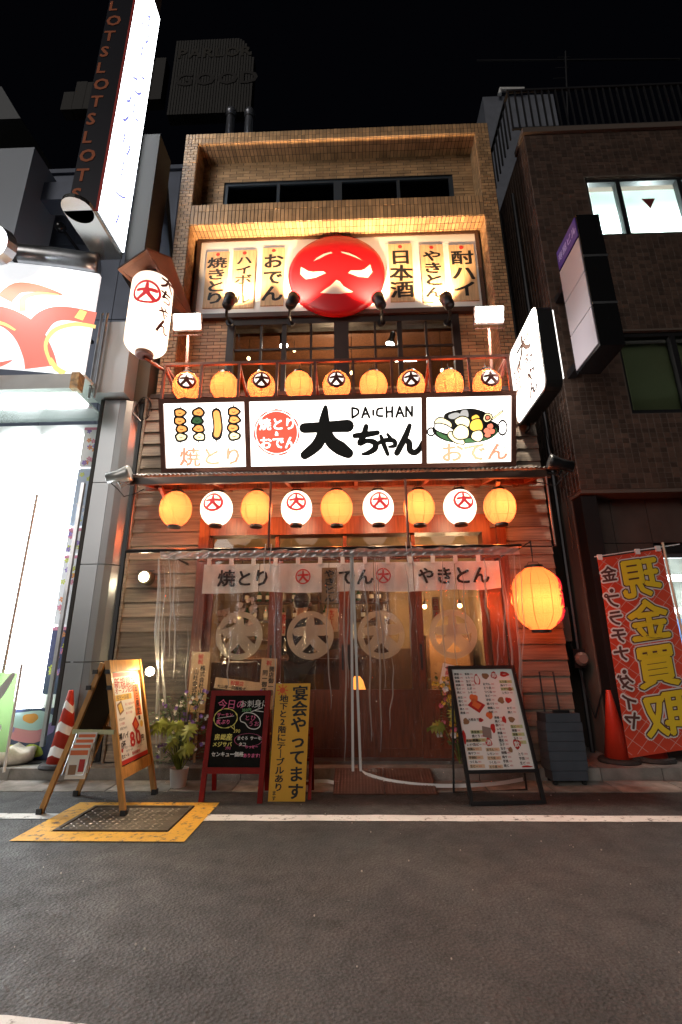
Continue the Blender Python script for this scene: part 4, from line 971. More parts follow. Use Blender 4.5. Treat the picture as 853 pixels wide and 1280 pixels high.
# ------------------------------------------------------------------ wall lamp on the left siding
p = at(183, 722, -.12); t = thing('wall_lamp', 'small round shop lamp with a lit face clamped on the left siding', 'lamp', p)
MB().lathe([(.075, .06), (.085, .05), (.085, -.05), (.07, -.06)], p, 14, ax=(.0, -1, .0)).build('lamp_body', pbr('lamp_bronze', (.14, .12, .09), .4, .5), t, smooth=True)
MB().lathe([(.001, .066), (.06, .065)], p, 14, ax=(0, -1, 0)).build('lamp_glass', emis('wall_lamp_face', (1, .86, .6), 9), t)
MB().tube([p + Vector((0, .05, 0)), p + Vector((0, .12, .02))], .02, 6).tube([p + Vector((-.1, -.02, .075)), p + Vector((.1, -.02, .075))], .006, 5).build('bracket', M_dark, t)
L = bpy.data.lights.new('wall_lamp_light', 'POINT'); L.energy = 6; L.color = (1, .8, .5); L.shadow_soft_size = .05
lo = bpy.data.objects.new('wall_lamp_light', L); COL.objects.link(lo); lo.location = p + Vector((0, -.1, 0))

# ------------------------------------------------------------------ projecting illuminated sign on the right
ps = thing('projecting_sign', 'lit white projecting sign with brown characters beside the balcony rail', 'sign', (2.19, -.5, 3.98))
X0, X1 = 2.10, 2.28; y0, y1, z0, z1 = -1.03, -.06, 3.98, 5.06; rc_ = .12
def rrect(y0, y1, z0, z1, r, n=5):
    P = []
    for cy, cz, a0_ in ((y1 - r, z1 - r, 0), (y0 + r, z1 - r, 90), (y0 + r, z0 + r, 180), (y1 - r, z0 + r, 270)):
        for i in range(n + 1): a = rad(a0_ + 90 * i / n); P.append((cy + r * math.cos(a), cz + r * math.sin(a)))
    return P
P = rrect(y0, y1, z0, z1, rc_)
yz = lambda X: (lambda a, b, c=0.0: Vector((X - c, a, b)))
mb = MB(); mb.ngon(lambda a, b, c=0.0: Vector((X0 + c, a, b)), P, X1 - X0, 0, th=X1 - X0); mb.build('sign_casing', M_black, ps)
E_face = emis('projecting_sign_face', (1, .95, .9), 1.5); P2 = rrect(y0 + .02, y1 - .02, z0 + .02, z1 - .02, rc_ - .02)
MB().ngon(yz(X0 - .006), P2, 0, 0).build('lit_face', E_face, ps); MB().ngon(yz(X1 + .006), P2, 0, 0).build('lit_face', E_face, ps)
MB().box(X1 + .0, X1 + .012, y0 + .0, y0 + .02, z0 + .1, z1 - .1).build('lit_edge', E_face, ps)
sf2 = lambda a, b, c=0.0: Vector((X0 - .01 - c, y1 - a, z0 + b))
k = MB(); text(k, sf2, "大", .50, 1.0, .32, 0, 0, vert=True, sx=1.5); text(k, sf2, "ちゃん", .62, .70, .20, 0, 0, vert=True, sx=1.5, jit=.05)
text(k, sf2, "焼とり", .30, .74, .14, 0, 1, vert=True, sx=1.1); text(k, sf2, "おでん", .16, .74, .12, 0, 1, vert=True, sx=1.1)
k.build('printed_lettering', [pbr('sign_faded_print', (.02, .010, .008), .9, spec=.1), pbr('sign_gold_print', (.10, .035, .01), .9, spec=.1)], ps)
MB().tube([(2.2, -.15, 3.99), (2.2, -.15, 3.92), (2.2, -.02, 3.92)], .02, 6).tube([(2.2, -.10, 5.04), (2.2, .145, 5.10)], .015, 6).build('bracket', M_dark, ps)
MB().tube([(2.24, -.5, 3.98), (2.40, -.2, 3.6), (2.60, 0, 3.1), (2.62, .05, 2.4)], .007, 5).build('cable', M_dark, ps)
# ------------------------------------------------------------------ sandwich board on the left (timber A-frame, poster faces right)
M_pine = pbr('varnished_pine', (.55, .27, .075), .4, var=.25, scale=5, stretch=(7, 7, .8), bump=.06)
M_foot = pbr('rubber_foot', (.012, .012, .012), .6)
ab = thing('sandwich_board', 'varnished timber A-frame board with red and white drinks poster standing on the yellow marking', 'sandwich board', (-2.2, -1.05, 0))
H_ = 1.19; xt = -2.21
def slat(p, q, w, d, name, mt=M_pine, par=None): return MB().beam(p, q, w, d, up=(0, 1, 0)).build(name, mt, par or ab)
fy0, fy1 = -1.34, -.74; by0, by1 = -1.30, -.78
for y, yt_ in ((fy0, -1.37 + .04), (fy1, -.76)): slat((-1.89, y, .0), (xt + .03, y, H_), .045, .03, 'leg')
for y in (by0, by1): slat((-2.60, y, .0), (xt - .03, y + (-.0), H_ - .02), .04, .03, 'leg')
for x, y in ((-1.89, fy0), (-1.89, fy1), (-2.60, by0), (-2.60, by1)): MB().box(x - .022, x + .022, y - .028, y + .028, 0, .045).build('rubber_foot', M_foot, ab)
# face frame: u runs from near edge to far edge, v up the slope
slope = (Vector((xt + .03, 0, H_)) - Vector((-1.89, 0, 0))).normalized()
af = frame((-1.89, fy0, 0), (0, 1, 0), slope); AL = H_ / slope.z; AW = fy1 - fy0
MB().fbox(af, .026, AW - .026, AL - .10, AL, -.014, .016).build('top_rail', M_pine, ab); MB().fbox(af, .026, AW - .026, .26, .35, -.014, .016).build('bottom_rail', M_pine, ab)
MB().fbox(af, .026, AW - .026, .35, AL - .10, -.012, -.006).build('board_panel', M_black, ab)
bs = (Vector((xt - .03, 0, H_ - .02)) - Vector((-2.60, 0, 0))).normalized(); bf = frame((-2.60, by1, 0), (0, -1, 0), bs); BL = (H_ - .02) / bs.z; BW = by1 - by0
MB().fbox(bf, .02, BW - .02, .30, .38, -.012, .012).build('bottom_rail', M_pine, ab); MB().fbox(bf, .02, BW - .02, .38, BL - .03, -.004, .004).build('board_panel', pbr('blackboard_slate', (.012, .011, .012), .5), ab)
for z, in ((.62,),): 
    t_ = z / H_
    slat((-1.89 + (xt + .03 + 1.89) * t_ , -1.355, z), (-2.60 + (xt - .03 + 2.60) * t_, -1.325, z), .035, .012, 'stay_bar', pbr('brass_bar', (.5, .5, .3), .4, .6))
    slat((-1.89 + (xt + .03 + 1.89) * t_, -.80, z - .05), (-2.60 + (xt - .03 + 2.60) * t_, -.80, z - .05), .03, .02, 'stay_bar')
for z in (H_ - .09, H_ - .22):
    for s_, x in ((1, -1.89 + (xt + 1.92) * z / H_), (-1, -2.60 + (xt + 2.57) * z / H_)): MB().box(x - .02, x + .02, fy0 - .03, fy0 - .014, z - .018, z + .018).build('hinge_plate', M_black, ab)
# poster
PW, PH = AW - .07, AL - .47
pf = lambda a, b, c=0.0: af(.035 + a, .36 + b, c)
M_poster = pbr('poster_paper', (.80, .76, .68), .6)
pz = MB().fbox(pf, 0, PW, 0, PH, -.004, 0).build('poster', M_poster, ab)
k = MB(); RED, BLK, YLW, ORG, BRN, WHT, GRY = range(7)
PM = [pbr('poster_red', (.48, .02, .015), .6), pbr('poster_black', (.02, .015, .012), .6), pbr('poster_yellow', (.80, .50, .08), .6), pbr('poster_orange', (.75, .16, .04), .6), pbr('poster_brown', (.28, .15, .07), .6), pbr('poster_white', (.82, .8, .75), .6), pbr('poster_grey', (.25, .2, .18), .6)]
def rect(fr, a0, a1, b0, b1, c, mt): k.add([fr(a0, b0, c), fr(a1, b0, c), fr(a1, b1, c), fr(a0, b1, c)], [(0, 1, 2, 3)], mt)
rect(pf, 0, PW, PH - .035, PH, .001, RED); rect(pf, 0, PW, 0, .035, .001, RED)
text(k, pf, "新規開店", .03, PH - .09, .10, .0015, RED, sx=1.05, jit=.03)
text(k, pf, "オープン記念", .03, PH - .155, .055, .0015, RED, sx=1.1)
rect(pf, .03, .33, PH - .24, PH - .19, .001, YLW); text(k, pf, "生ビール祝", .05, PH - .215, .045, .0015, BRN)
rect(pf, .375, .50, PH - .40, PH - .12, .001, ORG); text(k, pf, "本日限定", .437, PH - .13, .066, .0015, BLK, vert=True); rect(pf, .42, .46, PH - .44, PH - .405, .001, BLK)
def rrot(cx, cy, w, h, a, c, mt): ca, sa = math.cos(a), math.sin(a); k.add([pf(cx + x * ca - y * sa, cy + x * sa + y * ca, c) for x, y in ((-w, -h), (w, -h), (w, h), (-w, h))], [(0, 1, 2, 3)], mt)
rrot(.10, PH - .30, .045, .05, .35, .001, BRN); rrot(.10, PH - .30, .03, .033, .35, .0015, YLW); rrot(.35, PH - .47, .05, .05, .6, .001, RED); rrot(.35, PH - .47, .03, .03, .6, .0015, ORG); k.disc(pf, .47, PH - .48, .03, c=.001, mt=YLW)
rng2 = random.Random(5)
items = ["焼とり盛合350円", "つくね串90円", "豚バラ大根", "枝豆290円", "とり皮酢", "唐揚げ390円", "冷奴290円", "生ビール380", "芋焼酎水割", "梅サワー350", "レモンサワー", "玉子大根ちくわ", "おでん盛合", "鉄板焼飯麺", "にぎり塩タレ", "焼鶏レバー"]
for i in range(6): text(k, pf, items[i], .19 if i < 3 else .05, PH - .28 - i * .038, .024, .0012, BLK if i % 2 else RED, bold=False)
text(k, pf, "樽ハイ", .02, PH - .53, .06, .0012, BLK); text(k, pf, "1杯", .04, PH - .60, .07, .0012, BLK)
text(k, pf, "80", .20, PH - .575, .17, .0015, RED, sx=1.15); text(k, pf, "円", .425, PH - .60, .06, .0015, BLK)
for i in range(4): text(k, pf, items[7 + i], .12 + .2 * (i % 2), .125 - (i // 2) * .03, .022, .0012, BLK, bold=False)
text(k, pf, "生ビール", .03, .065, .034, .0012, BLK); text(k, pf, "飲み放題90", .22, .06, .03, .0012, RED); k.disc(pf, .05, .115, .018, c=.0012, mt=RED)
k.build('print', PM, pz)
# clip lamp with a bare bright bulb at its far top corner
q = af(AW - .0, AL - .14, .10)
cl = thing('clip_lamp', 'bright warm clip lamp at the top corner of the timber sandwich board', 'lamp', q)
MB().sphere(q, .042, 14).build('bulb', emis('clip_bulb', (1, .80, .45), 40), cl, smooth=True)
MB().tube([q + Vector((0, .03, 0)), q + Vector((-.02, .06, -.01)), af(AW + .015, AL - .16, .0)], .012, 6).build('arm', M_black, cl)
MB().lathe([(.02, .03), (.04, .05), (.03, .08)], q, 12, ax=(0, 1, .1)).build('socket', M_dark, cl)
L = bpy.data.lights.new('clip_lamp_light', 'POINT'); L.energy = 26; L.color = (1, .76, .42); L.shadow_soft_size = .05
lo = bpy.data.objects.new('clip_lamp_light', L); COL.objects.link(lo); lo.location = q + Vector((.0, 0, .0))
# leaflet pocket
lr = thing('leaflet_rack', 'hanging pocket rack of red and white leaflets on the side of the timber board', 'leaflet rack', (-2.2, -1.37, .3))
for i in range(4):
    z = .62 - i * .035; x = -2.27; y = -1.38 - i * .03
    m_ = MB(); m_.fbox(frame((x - .07, y, z - .22), (1, .05, 0), (0, .12, 1)), 0, .16, 0, .22, 0, .012, 0); t = m_.build('leaflet_stack', M_poster, lr)
    k = MB(); f_ = frame((x - .07, y, z - .22), (1, .05, 0), (0, .12, 1)); rect(f_, .01, .15, .17, .205, .014, 0); rect(f_, .02, .08, .03, .10, .014, 1); rect(f_, .095, .14, .05, .14, .014, 2); k.build('print', [PM[3], PM[4], PM[0]], t)
MB().tube([(-2.35, -1.365, .61), (-2.35, -1.50, .33), (-2.18, -1.50, .33), (-2.18, -1.365, .61)], .005, 5).build('wire_frame', M_steel, lr)

# ------------------------------------------------------------------ chalkboard A-frame
M_redfr = pbr('dark_red_lacquer', (.20, .008, .006), .5, var=.15, spec=.15)
cb = thing('chalkboard_stand', 'dark red framed chalkboard stand with pink, yellow and white handwriting', 'chalkboard', (-1.1, -.85, 0))
cfr = frame((-1.40, -1.00, 0), (1, -.02, 0), (.03, .10, 1)); CH = .915; CW = .56
MB().fbox(cfr, 0, .045, 0, CH, -.03, 0).build('leg', M_redfr, cb); MB().fbox(cfr, CW - .045, CW, 0, CH, -.03, 0).build('leg', M_redfr, cb)
MB().fbox(cfr, .045, CW - .045, CH - .045, CH, -.028, .001).build('top_rail', M_redfr, cb); MB().fbox(cfr, .045, CW - .045, .225, .275, -.028, .001).build('bottom_rail', M_redfr, cb)
sl = MB().fbox(cfr, .045, CW - .045, .275, CH - .045, -.022, -.008).build('slate', pbr('chalk_slate', (.008, .008, .007), .8, var=.5, scale=6, spec=.1), cb)
for x in (-1.37, -.87): MB().beam((x, -.62, 0), (x + .03, -.90, CH - .02), .04, .025).build('leg', M_redfr, cb)
k = MB(); W0, PK, YW, GN = range(4); sfm = lambda a, b, c=0.0: cfr(.045 + a, .275 + b, -.008 + c); sw_, sh_ = CW - .09, CH - .32
text(k, sfm, "今日の", .03, sh_ - .075, .085, .001, PK, bold=False, jit=.1); text(k, sfm, "お刺身は", .235, sh_ - .07, .068, .001, W0, bold=False, jit=.1)
text(k, sfm, "サーモン", .03, sh_ - .165, .038, .001, PK, jit=.1); text(k, sfm, "炙ぶり", .03, sh_ - .225, .045, .001, PK, jit=.1)
k.ring(sfm, .115, sh_ - .195, .105, .113, .0012, YW, 30, sy=.75, rough=.02); k.stroke(sfm, [(.17, sh_ - .26), (.205, sh_ - .285), (.20, sh_ - .25)], .006, .0012, YW)
k.stroke(sfm, [(.04, sh_ - .195), (.19, sh_ - .175)], .004, .0012, W0)
text(k, sfm, "350円", .26, sh_ - .125, .035, .001, GN, bold=False); text(k, sfm, "とび", .29, sh_ - .19, .055, .001, PK, jit=.1, bold=False); text(k, sfm, "うお", .33, sh_ - .24, .052, .001, PK, jit=.1, bold=False)
k.stroke(sfm, [(.25, sh_ - .19), (.29, sh_ - .15), (.37, sh_ - .155), (.43, sh_ - .20), (.44, sh_ - .26), (.40, sh_ - .285), (.34, sh_ - .275), (.30, sh_ - .235), (.26, sh_ - .22), (.25, sh_ - .19)], .007, .0012, W0)
k.stroke(sfm, [(.35, sh_ - .14), (.40, sh_ - .12), (.45, sh_ - .105)], .006, .0012, W0); k.stroke(sfm, [(.38, sh_ - .13), (.46, sh_ - .14)], .006, .0012, W0)
text(k, sfm, "390", .20, sh_ - .30, .042, .001, YW, bold=False); text(k, sfm, "房総産", .03, sh_ - .35, .055, .001, YW, jit=.08); text(k, sfm, "メジサバ", .02, sh_ - .41, .045, .001, YW, jit=.08)
text(k, sfm, "390", .14, sh_ - .44, .034, .001, PK, bold=False); text(k, sfm, "まぐろ サーモン", .24, sh_ - .36, .034, .001, W0, jit=.08); text(k, sfm, "タコ", .26, sh_ - .41, .034, .001, W0, jit=.08)
k.ring(sfm, .345, sh_ - .375, .125, .129, .0012, PK, 30, sy=.42); text(k, sfm, "らっせー", .32, sh_ - .43, .03, .001, PK, jit=.1)
text(k, sfm, "センキュー価格", .02, sh_ - .49, .042, .001, W0, jit=.06); text(k, sfm, "あります!", .31, sh_ - .50, .036, .001, PK, jit=.08)
chk = [pbr('chalk_white', (.75, .74, .70), .9), pbr('chalk_pink', (.75, .16, .32), .9), pbr('chalk_yellow', (.78, .70, .18), .9), pbr('chalk_green', (.25, .6, .25), .9)]
k.build('chalk_writing', chk, sl)

# ------------------------------------------------------------------ yellow hand lettered board, with a small red rack behind it
yb = thing('yellow_sign_board', 'tall yellow board with black brushed lettering leaning beside the chalkboard', 'sign', (-.62, -.95, 0))
yf = frame((-.80, -.95, 0), (1, 0, 0), (.03, .08, 1)); YW_, YH_ = .325, .97
MB().fbox(yf, 0, YW_, 0, YH_, -.02, 0).build('board_panel', pbr('yellow_board', (.72, .36, .018), .55, var=.06, scale=4), yb)
k = MB(); text(k, yf, "宴会やってます", .235, YH_ - .02, .134, .0015, 0, vert=True, sx=1.1, jit=.07)
text(k, yf, "地下と2階にテーブルあり", .085, YH_ - .10, .066, .0015, 0, vert=True, sx=1.25, jit=.06); text(k, yf, "ます", .05, .085, .04, .0015, 0, vert=True, jit=.06)
k.build('lettering', M_print_black, yb)
k = MB(); k.disc(yf, .065, YH_ - .06, .026, c=.0015, mt=0)
for i in range(8): a = i * .785; k.stroke(yf, [(.065 + .033 * math.cos(a), YH_ - .06 + .033 * math.sin(a)), (.065 + .05 * math.cos(a), YH_ - .06 + .05 * math.sin(a))], .009, .0015, 0)
k.build('sun_drawing', pbr('orange_red_print', (.75, .10, .01), .6), yb)
rs = thing('folding_stand', 'small dark red folding stand behind the yellow board', 'stand', (-.48, -.78, 0))
for x in (-.78, -.44): MB().beam((x, -.90, 0), (x, -.72, .56), .03).build('leg', M_redfr, rs); MB().beam((x, -.60, 0), (x, -.72, .5), .03).build('leg', M_redfr, rs)
for z in (.12, .3, .5): MB().beam((-.78, -.90 + .18 * z / .56, z + .002), (-.44, -.90 + .18 * z / .56, z + .002), .022).build('crossbar', M_redfr, rs)

# ------------------------------------------------------------------ black framed menu board on the right
bb = thing('menu_stand', 'black metal framed stand holding a large white printed menu on the right', 'menu board', (1.2, -.85, 0))
lo0, lo1 = Vector((.93, -1.06, 0)), Vector((1.58, -1.00, 0))
t0, t1 = at(560, 833, -.72), at(646, 833, -.68)
uu = (t1 - t0).normalized(); mf2 = frame(lo0, (lo1 - lo0), (t0 - lo0)); ML = (t0 - lo0).length; MW = .655
fm = MB(); fm.fbox(mf2, 0, .028, 0, ML, -.02, .02); fm.fbox(mf2, MW - .028, MW, 0, ML, -.02, .02); fm.fbox(mf2, .028, MW - .028, ML - .03, ML, -.02, .02); fm.fbox(mf2, .028, MW - .028, 0, .028, -.02, .02); fm.fbox(mf2, .028, MW - .028, .235, .262, -.02, .02)
fm.build('frame', M_black, bb)
rb = MB(); rb.tube([mf2(.03, ML - .12, -.02), Vector((.86, -.72, .015)), Vector((1.55, -.62, .015)), mf2(MW - .03, ML - .12, -.02)], .012, 6); rb.build('rear_frame', M_black, bb)
mp_ = lambda a, b, c=0.0: mf2(.028 + a, .262 + b, c); MPW, MPH = MW - .056, ML - .292
sh = MB().fbox(mp_, 0, MPW, 0, MPH, -.006, .0).build('menu_sheet', pbr('menu_paper', (.86, .83, .79), .4), bb)
k = MB(); rg = random.Random(21)
def menu_col(x, y0_, n, step, size, w, mt=BLK, bg=None):
    size *= 1.3
    for i in range(n):
        y = y0_ - i * step
        if bg is not None and i % 2 == 0: rect(mp_, x - .005, x + w, y - step * .42, y + step * .42, .0008, bg)
        s = items[rg.randrange(len(items))]; m_ = max(2, int(w / size) - 2); s = "".join(ch for ch in s if ch not in '0123456789円')[:m_]
        e = text(k, mp_, s, x, y, size, .0015, mt, bold=True, jit=.05); text(k, mp_, rg.choice(("390", "350", "290", "480")), e[0] + .004, y, size * .8, .0015, RED, bold=False)
menu_col(.02, MPH - .045, 6, .034, .018, .10); menu_col(.125, MPH - .045, 6, .034, .018, .11); menu_col(.02, MPH - .26, 5, .034, .018, .10)
menu_col(.285, MPH - .14, 8, .036, .019, .14, bg=None); menu_col(.455, MPH - .12, 4, .034, .018, .12, bg=7); menu_col(.47, MPH - .36, 2, .036, .018, .11)
menu_col(.33, MPH - .44, 7, .033, .018, .11); menu_col(.47, MPH - .52, 5, .033, .018, .11, bg=7); menu_col(.09, MPH - .56, 4, .034, .02, .13, bg=7)
menu_col(.03, .235, 7, .034, .018, .13, bg=8); menu_col(.20, .16, 5, .034, .018, .12, bg=8); menu_col(.33, .235, 7, .034, .019, .12); menu_col(.48, .12, 3, .036, .02, .11)
for cx, cy, rx, ry, mt in ((.235, MPH - .10, .030, .05, RED), (.325, MPH - .065, .035, .028, BRN), (.41, MPH - .06, .03, .035, RED), (.515, MPH - .05, .045, .025, RED), (.17, MPH - .27, .04, .04, ORG), (.43, MPH - .29, .03, .03, BRN), (.50, MPH - .29, .032, .025, RED), (.29, MPH - .42, .032, .032, ORG), (.06, MPH - .47, .028, .028, BRN), (.20, MPH - .46, .022, .018, RED), (.42, MPH - .46, .02, .03, RED), (.49, MPH - .46, .03, .025, BRN), (.30, MPH - .53, .022, .04, RED), (.02, MPH - .60, .014, .06, RED), (.235, .22, .03, .035, RED), (.49, .20, .035, .04, RED), (.42, .155, .02, .022, BRN), (.54, MPH - .19, .02, .018, BRN), (.535, .02, .05, .008, RED)):
    k.disc(mp_, cx, cy, rx, ry, .001, mt, 14, wob=.12)
k.disc(mp_, .235, MPH - .10, .022, .04, .0016, WHT, 14)
k.add([mp_(.10, MPH - .33, .001), mp_(.20, MPH - .40, .001), mp_(.27, MPH - .33, .001), mp_(.17, MPH - .27, .001)], [(0, 1, 2, 3)], RED); k.add([mp_(.14, MPH - .33, .0016), mp_(.195, MPH - .37, .0016), mp_(.235, MPH - .33, .0016), mp_(.17, MPH - .29, .0016)], [(0, 1, 2, 3)], ORG)
k.add([mp_(.19, MPH - .60, .001), mp_(.27, MPH - .62, .001), mp_(.28, MPH - .53, .001), mp_(.20, MPH - .51, .001)], [(0, 1, 2, 3)], GRY)
text(k, mp_, "大根おでん", .08, MPH - .455, .026, .0016, BLK); text(k, mp_, "串", .385, MPH - .06, .05, .002, WHT); text(k, mp_, "一", .50, MPH - .05, .03, .002, WHT); text(k, mp_, "酒", .212, .22, .045, .002, WHT); text(k, mp_, "飲", .465, .20, .05, .002, WHT)
k.build('print', PM + [pbr('poster_pale_green', (.55, .58, .28), .6), pbr('poster_peach', (.72, .52, .34), .6)], sh)

# ------------------------------------------------------------------ suitcase with its handle up
su = thing('suitcase', 'dark blue grey ribbed suitcase with its handle pulled up standing on the gutter', 'suitcase', (2.0, -.42, 0))
M_case = pbr('slate_blue_shell', (.065, .078, .098), .42, var=.12)
sfm2 = frame((1.845, -.48, .05), (1, .02, 0), (.02, .04, 1)); SW, SH = .36, .60
for i in range(7):
    z0 = i * SH / 7; MB().fbox(sfm2, .012 if i in (0, 6) else 0, SW - (.012 if i in (0, 6) else 0), z0 + .0025, z0 + SH / 7 - .0025, -.24, .0).build('shell_rib', M_case, su)
MB().fbox(sfm2, .008, SW - .008, .004, SH - .004, -.235, -.006).build('shell_body', pbr('shell_groove', (.03, .036, .045), .5), su)
h = MB(); h.tube([sfm2(.09, SH - .01, -.22), sfm2(.08, SH + .39, -.22), sfm2(.225, SH + .39, -.22), sfm2(.245, SH - .01, -.22)], .009, 6); h.build('telescopic_handle', M_dark, su)
MB().fbox(sfm2, .10, .26, SH - .0, SH + .025, -.05, -.02).build('grab_handle', M_dark, su)
for a in (.04, SW - .04):
    for c_ in (-.04, -.20): q = sfm2(a, -.025, c_); MB().lathe([(.024, -.014), (.024, .014)], q, 12, ax=(1, 0, 0)).build('wheel', M_foot, su)

# ------------------------------------------------------------------ traffic cones
M_cone = pbr('red_orange_cone', (.55, .035, .015), .45, var=.12, scale=4)
M_rub = pbr('black_rubber_base', (.02, .018, .018), .7)
def cone(x, y, z, lbl, h=.70, stripes=False, base=M_rub):
    t = thing('traffic_cone', lbl, 'traffic cone', (x, y, z)); 
    MB().lathe([(.20, 0), (.205, .015), (.19, .04), (.15, .045)], (x, y, z + .002), 24).build('base', base, t)
    rr = lambda q: .135 - (.135 - .026) * q
    MB().lathe([(rr(0), .045), (rr(1), h), (.022, h + .012)], (x, y, z), 24).build('cone_body', M_cone, t, smooth=True)
    if stripes:
        for i, (a, b) in enumerate(((.13, .25), (.44, .56), (.74, .84))):
            sm = MB(); n = 24; V = []
            for j in range(n + 1):
                th = 2 * math.pi * j / n; tri = abs((j % 12) / 6 - 1) * .09 - .045
                for q in (a, b): q2 = q + tri; r_ = rr((q2 * h - .045) / (h - .045)) + .002; V.append((x + r_ * math.cos(th + 1.3), y + r_ * math.sin(th + 1.3), z + q2 * h))
            sm.add(V, [(2 * j, 2 * j + 2, 2 * j + 3, 2 * j + 1) for j in range(n)]); sm.build('white_band', M_white, t)
    return t
cone(2.74, .0, .116, 'plain red traffic cone standing in the alley gap beside the suitcase')
cone(3.13, .05, .116, 'plain red traffic cone half hidden behind the hanging banner')
cq = at(77, 947, -.21); c = cone(cq.x, -.21, .12, 'red traffic cone with white chevron bands beside the grey pillar', h=.74, stripes=True)
cr = MB(); cr.tube([(2.70, -.02, .55), (2.78, -.03, .56)], .006, 5); 
# weights and a sand bag at the left
def sandbag(x, y, z, lbl, a, sx=.26, sy=.17, sz=.09):
    mb = MB(); n, m_ = 22, 10; V = []; r = random.Random(int(x * 50))
    for i in range(m_ + 1):
        ph_ = math.pi * i / m_
        for j in range(n):
            th = 2 * math.pi * j / n; sq = lambda v, e: math.copysign(abs(v) ** e, v)
            k_ = 1 + .08 * math.sin(5 * th + ph_ * 3) + r.uniform(-.03, .03)
            X = sx * sq(math.cos(th), .6) * math.sin(ph_) ** .5 * k_; Y = sy * sq(math.sin(th), .6) * math.sin(ph_) ** .5 * k_; Z = sz * (1 - math.cos(ph_)) * (1 + .15 * math.sin(4 * X * 8))
            V.append((x + X * math.cos(a) - Y * math.sin(a), y + X * math.sin(a) + Y * math.cos(a), z + Z))
    mb.add(V, [(i * n + j, i * n + (j + 1) % n, (i + 1) * n + (j + 1) % n, (i + 1) * n + j) for i in range(m_) for j in range(n)])
    return tag(mb.build('weight_bag', pbr('pale_canvas_bag', (.62, .57, .50), .85, var=.2, scale=12, bump=.5, bscale=30), smooth=True), lbl, 'weight bag')
sandbag(-3.78, -.08, .112, 'crumpled pale weight bag lying on the kerb by the flags', .3)
sandbag(-4.12, .02, .112, 'second pale weight bag at the frame edge beside the first', -.2)

# ------------------------------------------------------------------ congratulation flowers and wooden name boards behind the curtain
def leafy(base, n, spread, h, lbl, cat, name, seed, cols, potcol=None, blossoms=(), big=0):
    r = random.Random(seed); t = thing(name, lbl, cat, base); bx_, by_, bz_ = base
    st = MB(); tips = []
    for i in range(n):
        a = r.uniform(0, 6.28); s = r.random() ** .5 * spread; hh = h * r.uniform(.25, 1.0)
        tip = Vector((bx_ + s * math.cos(a), by_ + s * math.sin(a) * .6, bz_ + .15 + hh)); tips.append(tip)
        st.tube([(bx_, by_, bz_ + .12), ((bx_ + tip.x) / 2, (by_ + tip.y) / 2, bz_ + .15 + hh * .6), tip], .003, 4, caps=False)
    st.build('stems', pbr('plant_stem', (.06, .10, .03), .7), t, kind='stuff')
    lf_ = MB()
    for tip in tips:
        for j in range(7):
            p = tip + Vector((r.gauss(0, .05), r.gauss(0, .04), r.uniform(-.16, .03))); a = r.uniform(0, 6.28); L_ = r.uniform(.03, .075); e = r.uniform(-.5, .7)
            d = Vector((math.cos(a) * math.cos(e), math.sin(a) * math.cos(e), math.sin(e))); sd = d.cross(Vector((r.uniform(-.4, .4), r.uniform(-.4, .4), 1))).normalized() * L_ * .28
            lf_.add([p, p + d * L_ * .5 + sd, p + d * L_, p + d * L_ * .5 - sd], [(0, 1, 2, 3)])
    lf_.build('foliage', cols[0], t, kind='stuff')
    for mt, nb, sz in blossoms:
        fl = MB()
        for i in range(nb):
            tip = r.choice(tips) + Vector((r.gauss(0, .03), r.gauss(-.02, .03), r.uniform(-.1, .05)))
            for q in range(5):
                a = 2 * math.pi * q / 5 + r.random(); d = Vector((math.cos(a), -.35 - .3 * r.random(), math.sin(a))).normalized() * sz; sd = Vector((-math.sin(a), 0, math.cos(a))) * sz * .45
                fl.add([tip, tip + d * .6 + sd, tip + d, tip + d * .6 - sd], [(0, 1, 2, 3)])
        fl.build('blossoms', mt, t, kind='stuff')
    for i in range(big):                                             # split monstera-like leaves, each one a leaf
        a = r.uniform(-2.8, -.3) if i % 2 else r.uniform(-3.3, .2); c_ = Vector((bx_ + r.uniform(-.8, .8) * spread, by_ - .08 - .05 * r.random(), bz_ + r.uniform(.25, .9) * h)); d = Vector((math.cos(a), -.3, math.sin(a) * .6 + .2)).normalized(); s_ = d.cross(Vector((0, -1, .4))).normalized(); L_ = r.uniform(.13, .2)
        P = []
        for sgn in (1, -1):
            side = []
            for q in range(6):
                u = q / 5; w = .46 * math.sin(math.pi * (.12 + .88 * u) ** .8) * L_
                side += [c_ + d * L_ * u + s_ * sgn * w + Vector((0, 0, -.03 * u)), c_ + d * L_ * (u + .07) + s_ * sgn * w * .38]
            P.append(side)
        mb = MB(); V = [c_] + P[0] + [c_ + d * L_ * 1.08 - Vector((0, 0, .04))] + P[1][::-1]; cc = c_ + d * L_ * .45 + Vector((0, -.008, .012)); mb.add([cc] + V, [(0, 1 + j, 1 + (j + 1) % len(V)) for j in range(len(V))])
        mb.tube([Vector((bx_, by_, bz_ + .1)), c_], .004, 4, caps=False); mb.build('large_leaf', cols[1], t)
    if potcol: MB().lathe([(.07, 0), (.09, .17), (.085, .17), (.08, .15)], base, 20).build('pot', potcol, t, smooth=False)
    return t
M_leaf = pbr('mixed_leaf', (.07, .12, .035), .5, rnd='island', rv=.5); M_leafY = pbr('lime_leaf', (.22, .27, .045), .45, var=.3, scale=12)
M_purple = pbr('purple_petal', (.22, .12, .42), .7, rnd='island', rv=.3); M_wpet = pbr('white_petal', (.72, .68, .66), .6); M_ypet = pbr('yellow_petal', (.72, .45, .05), .6, rnd='island', rv=.3); M_ppet = pbr('pink_petal', (.65, .15, .22), .6)
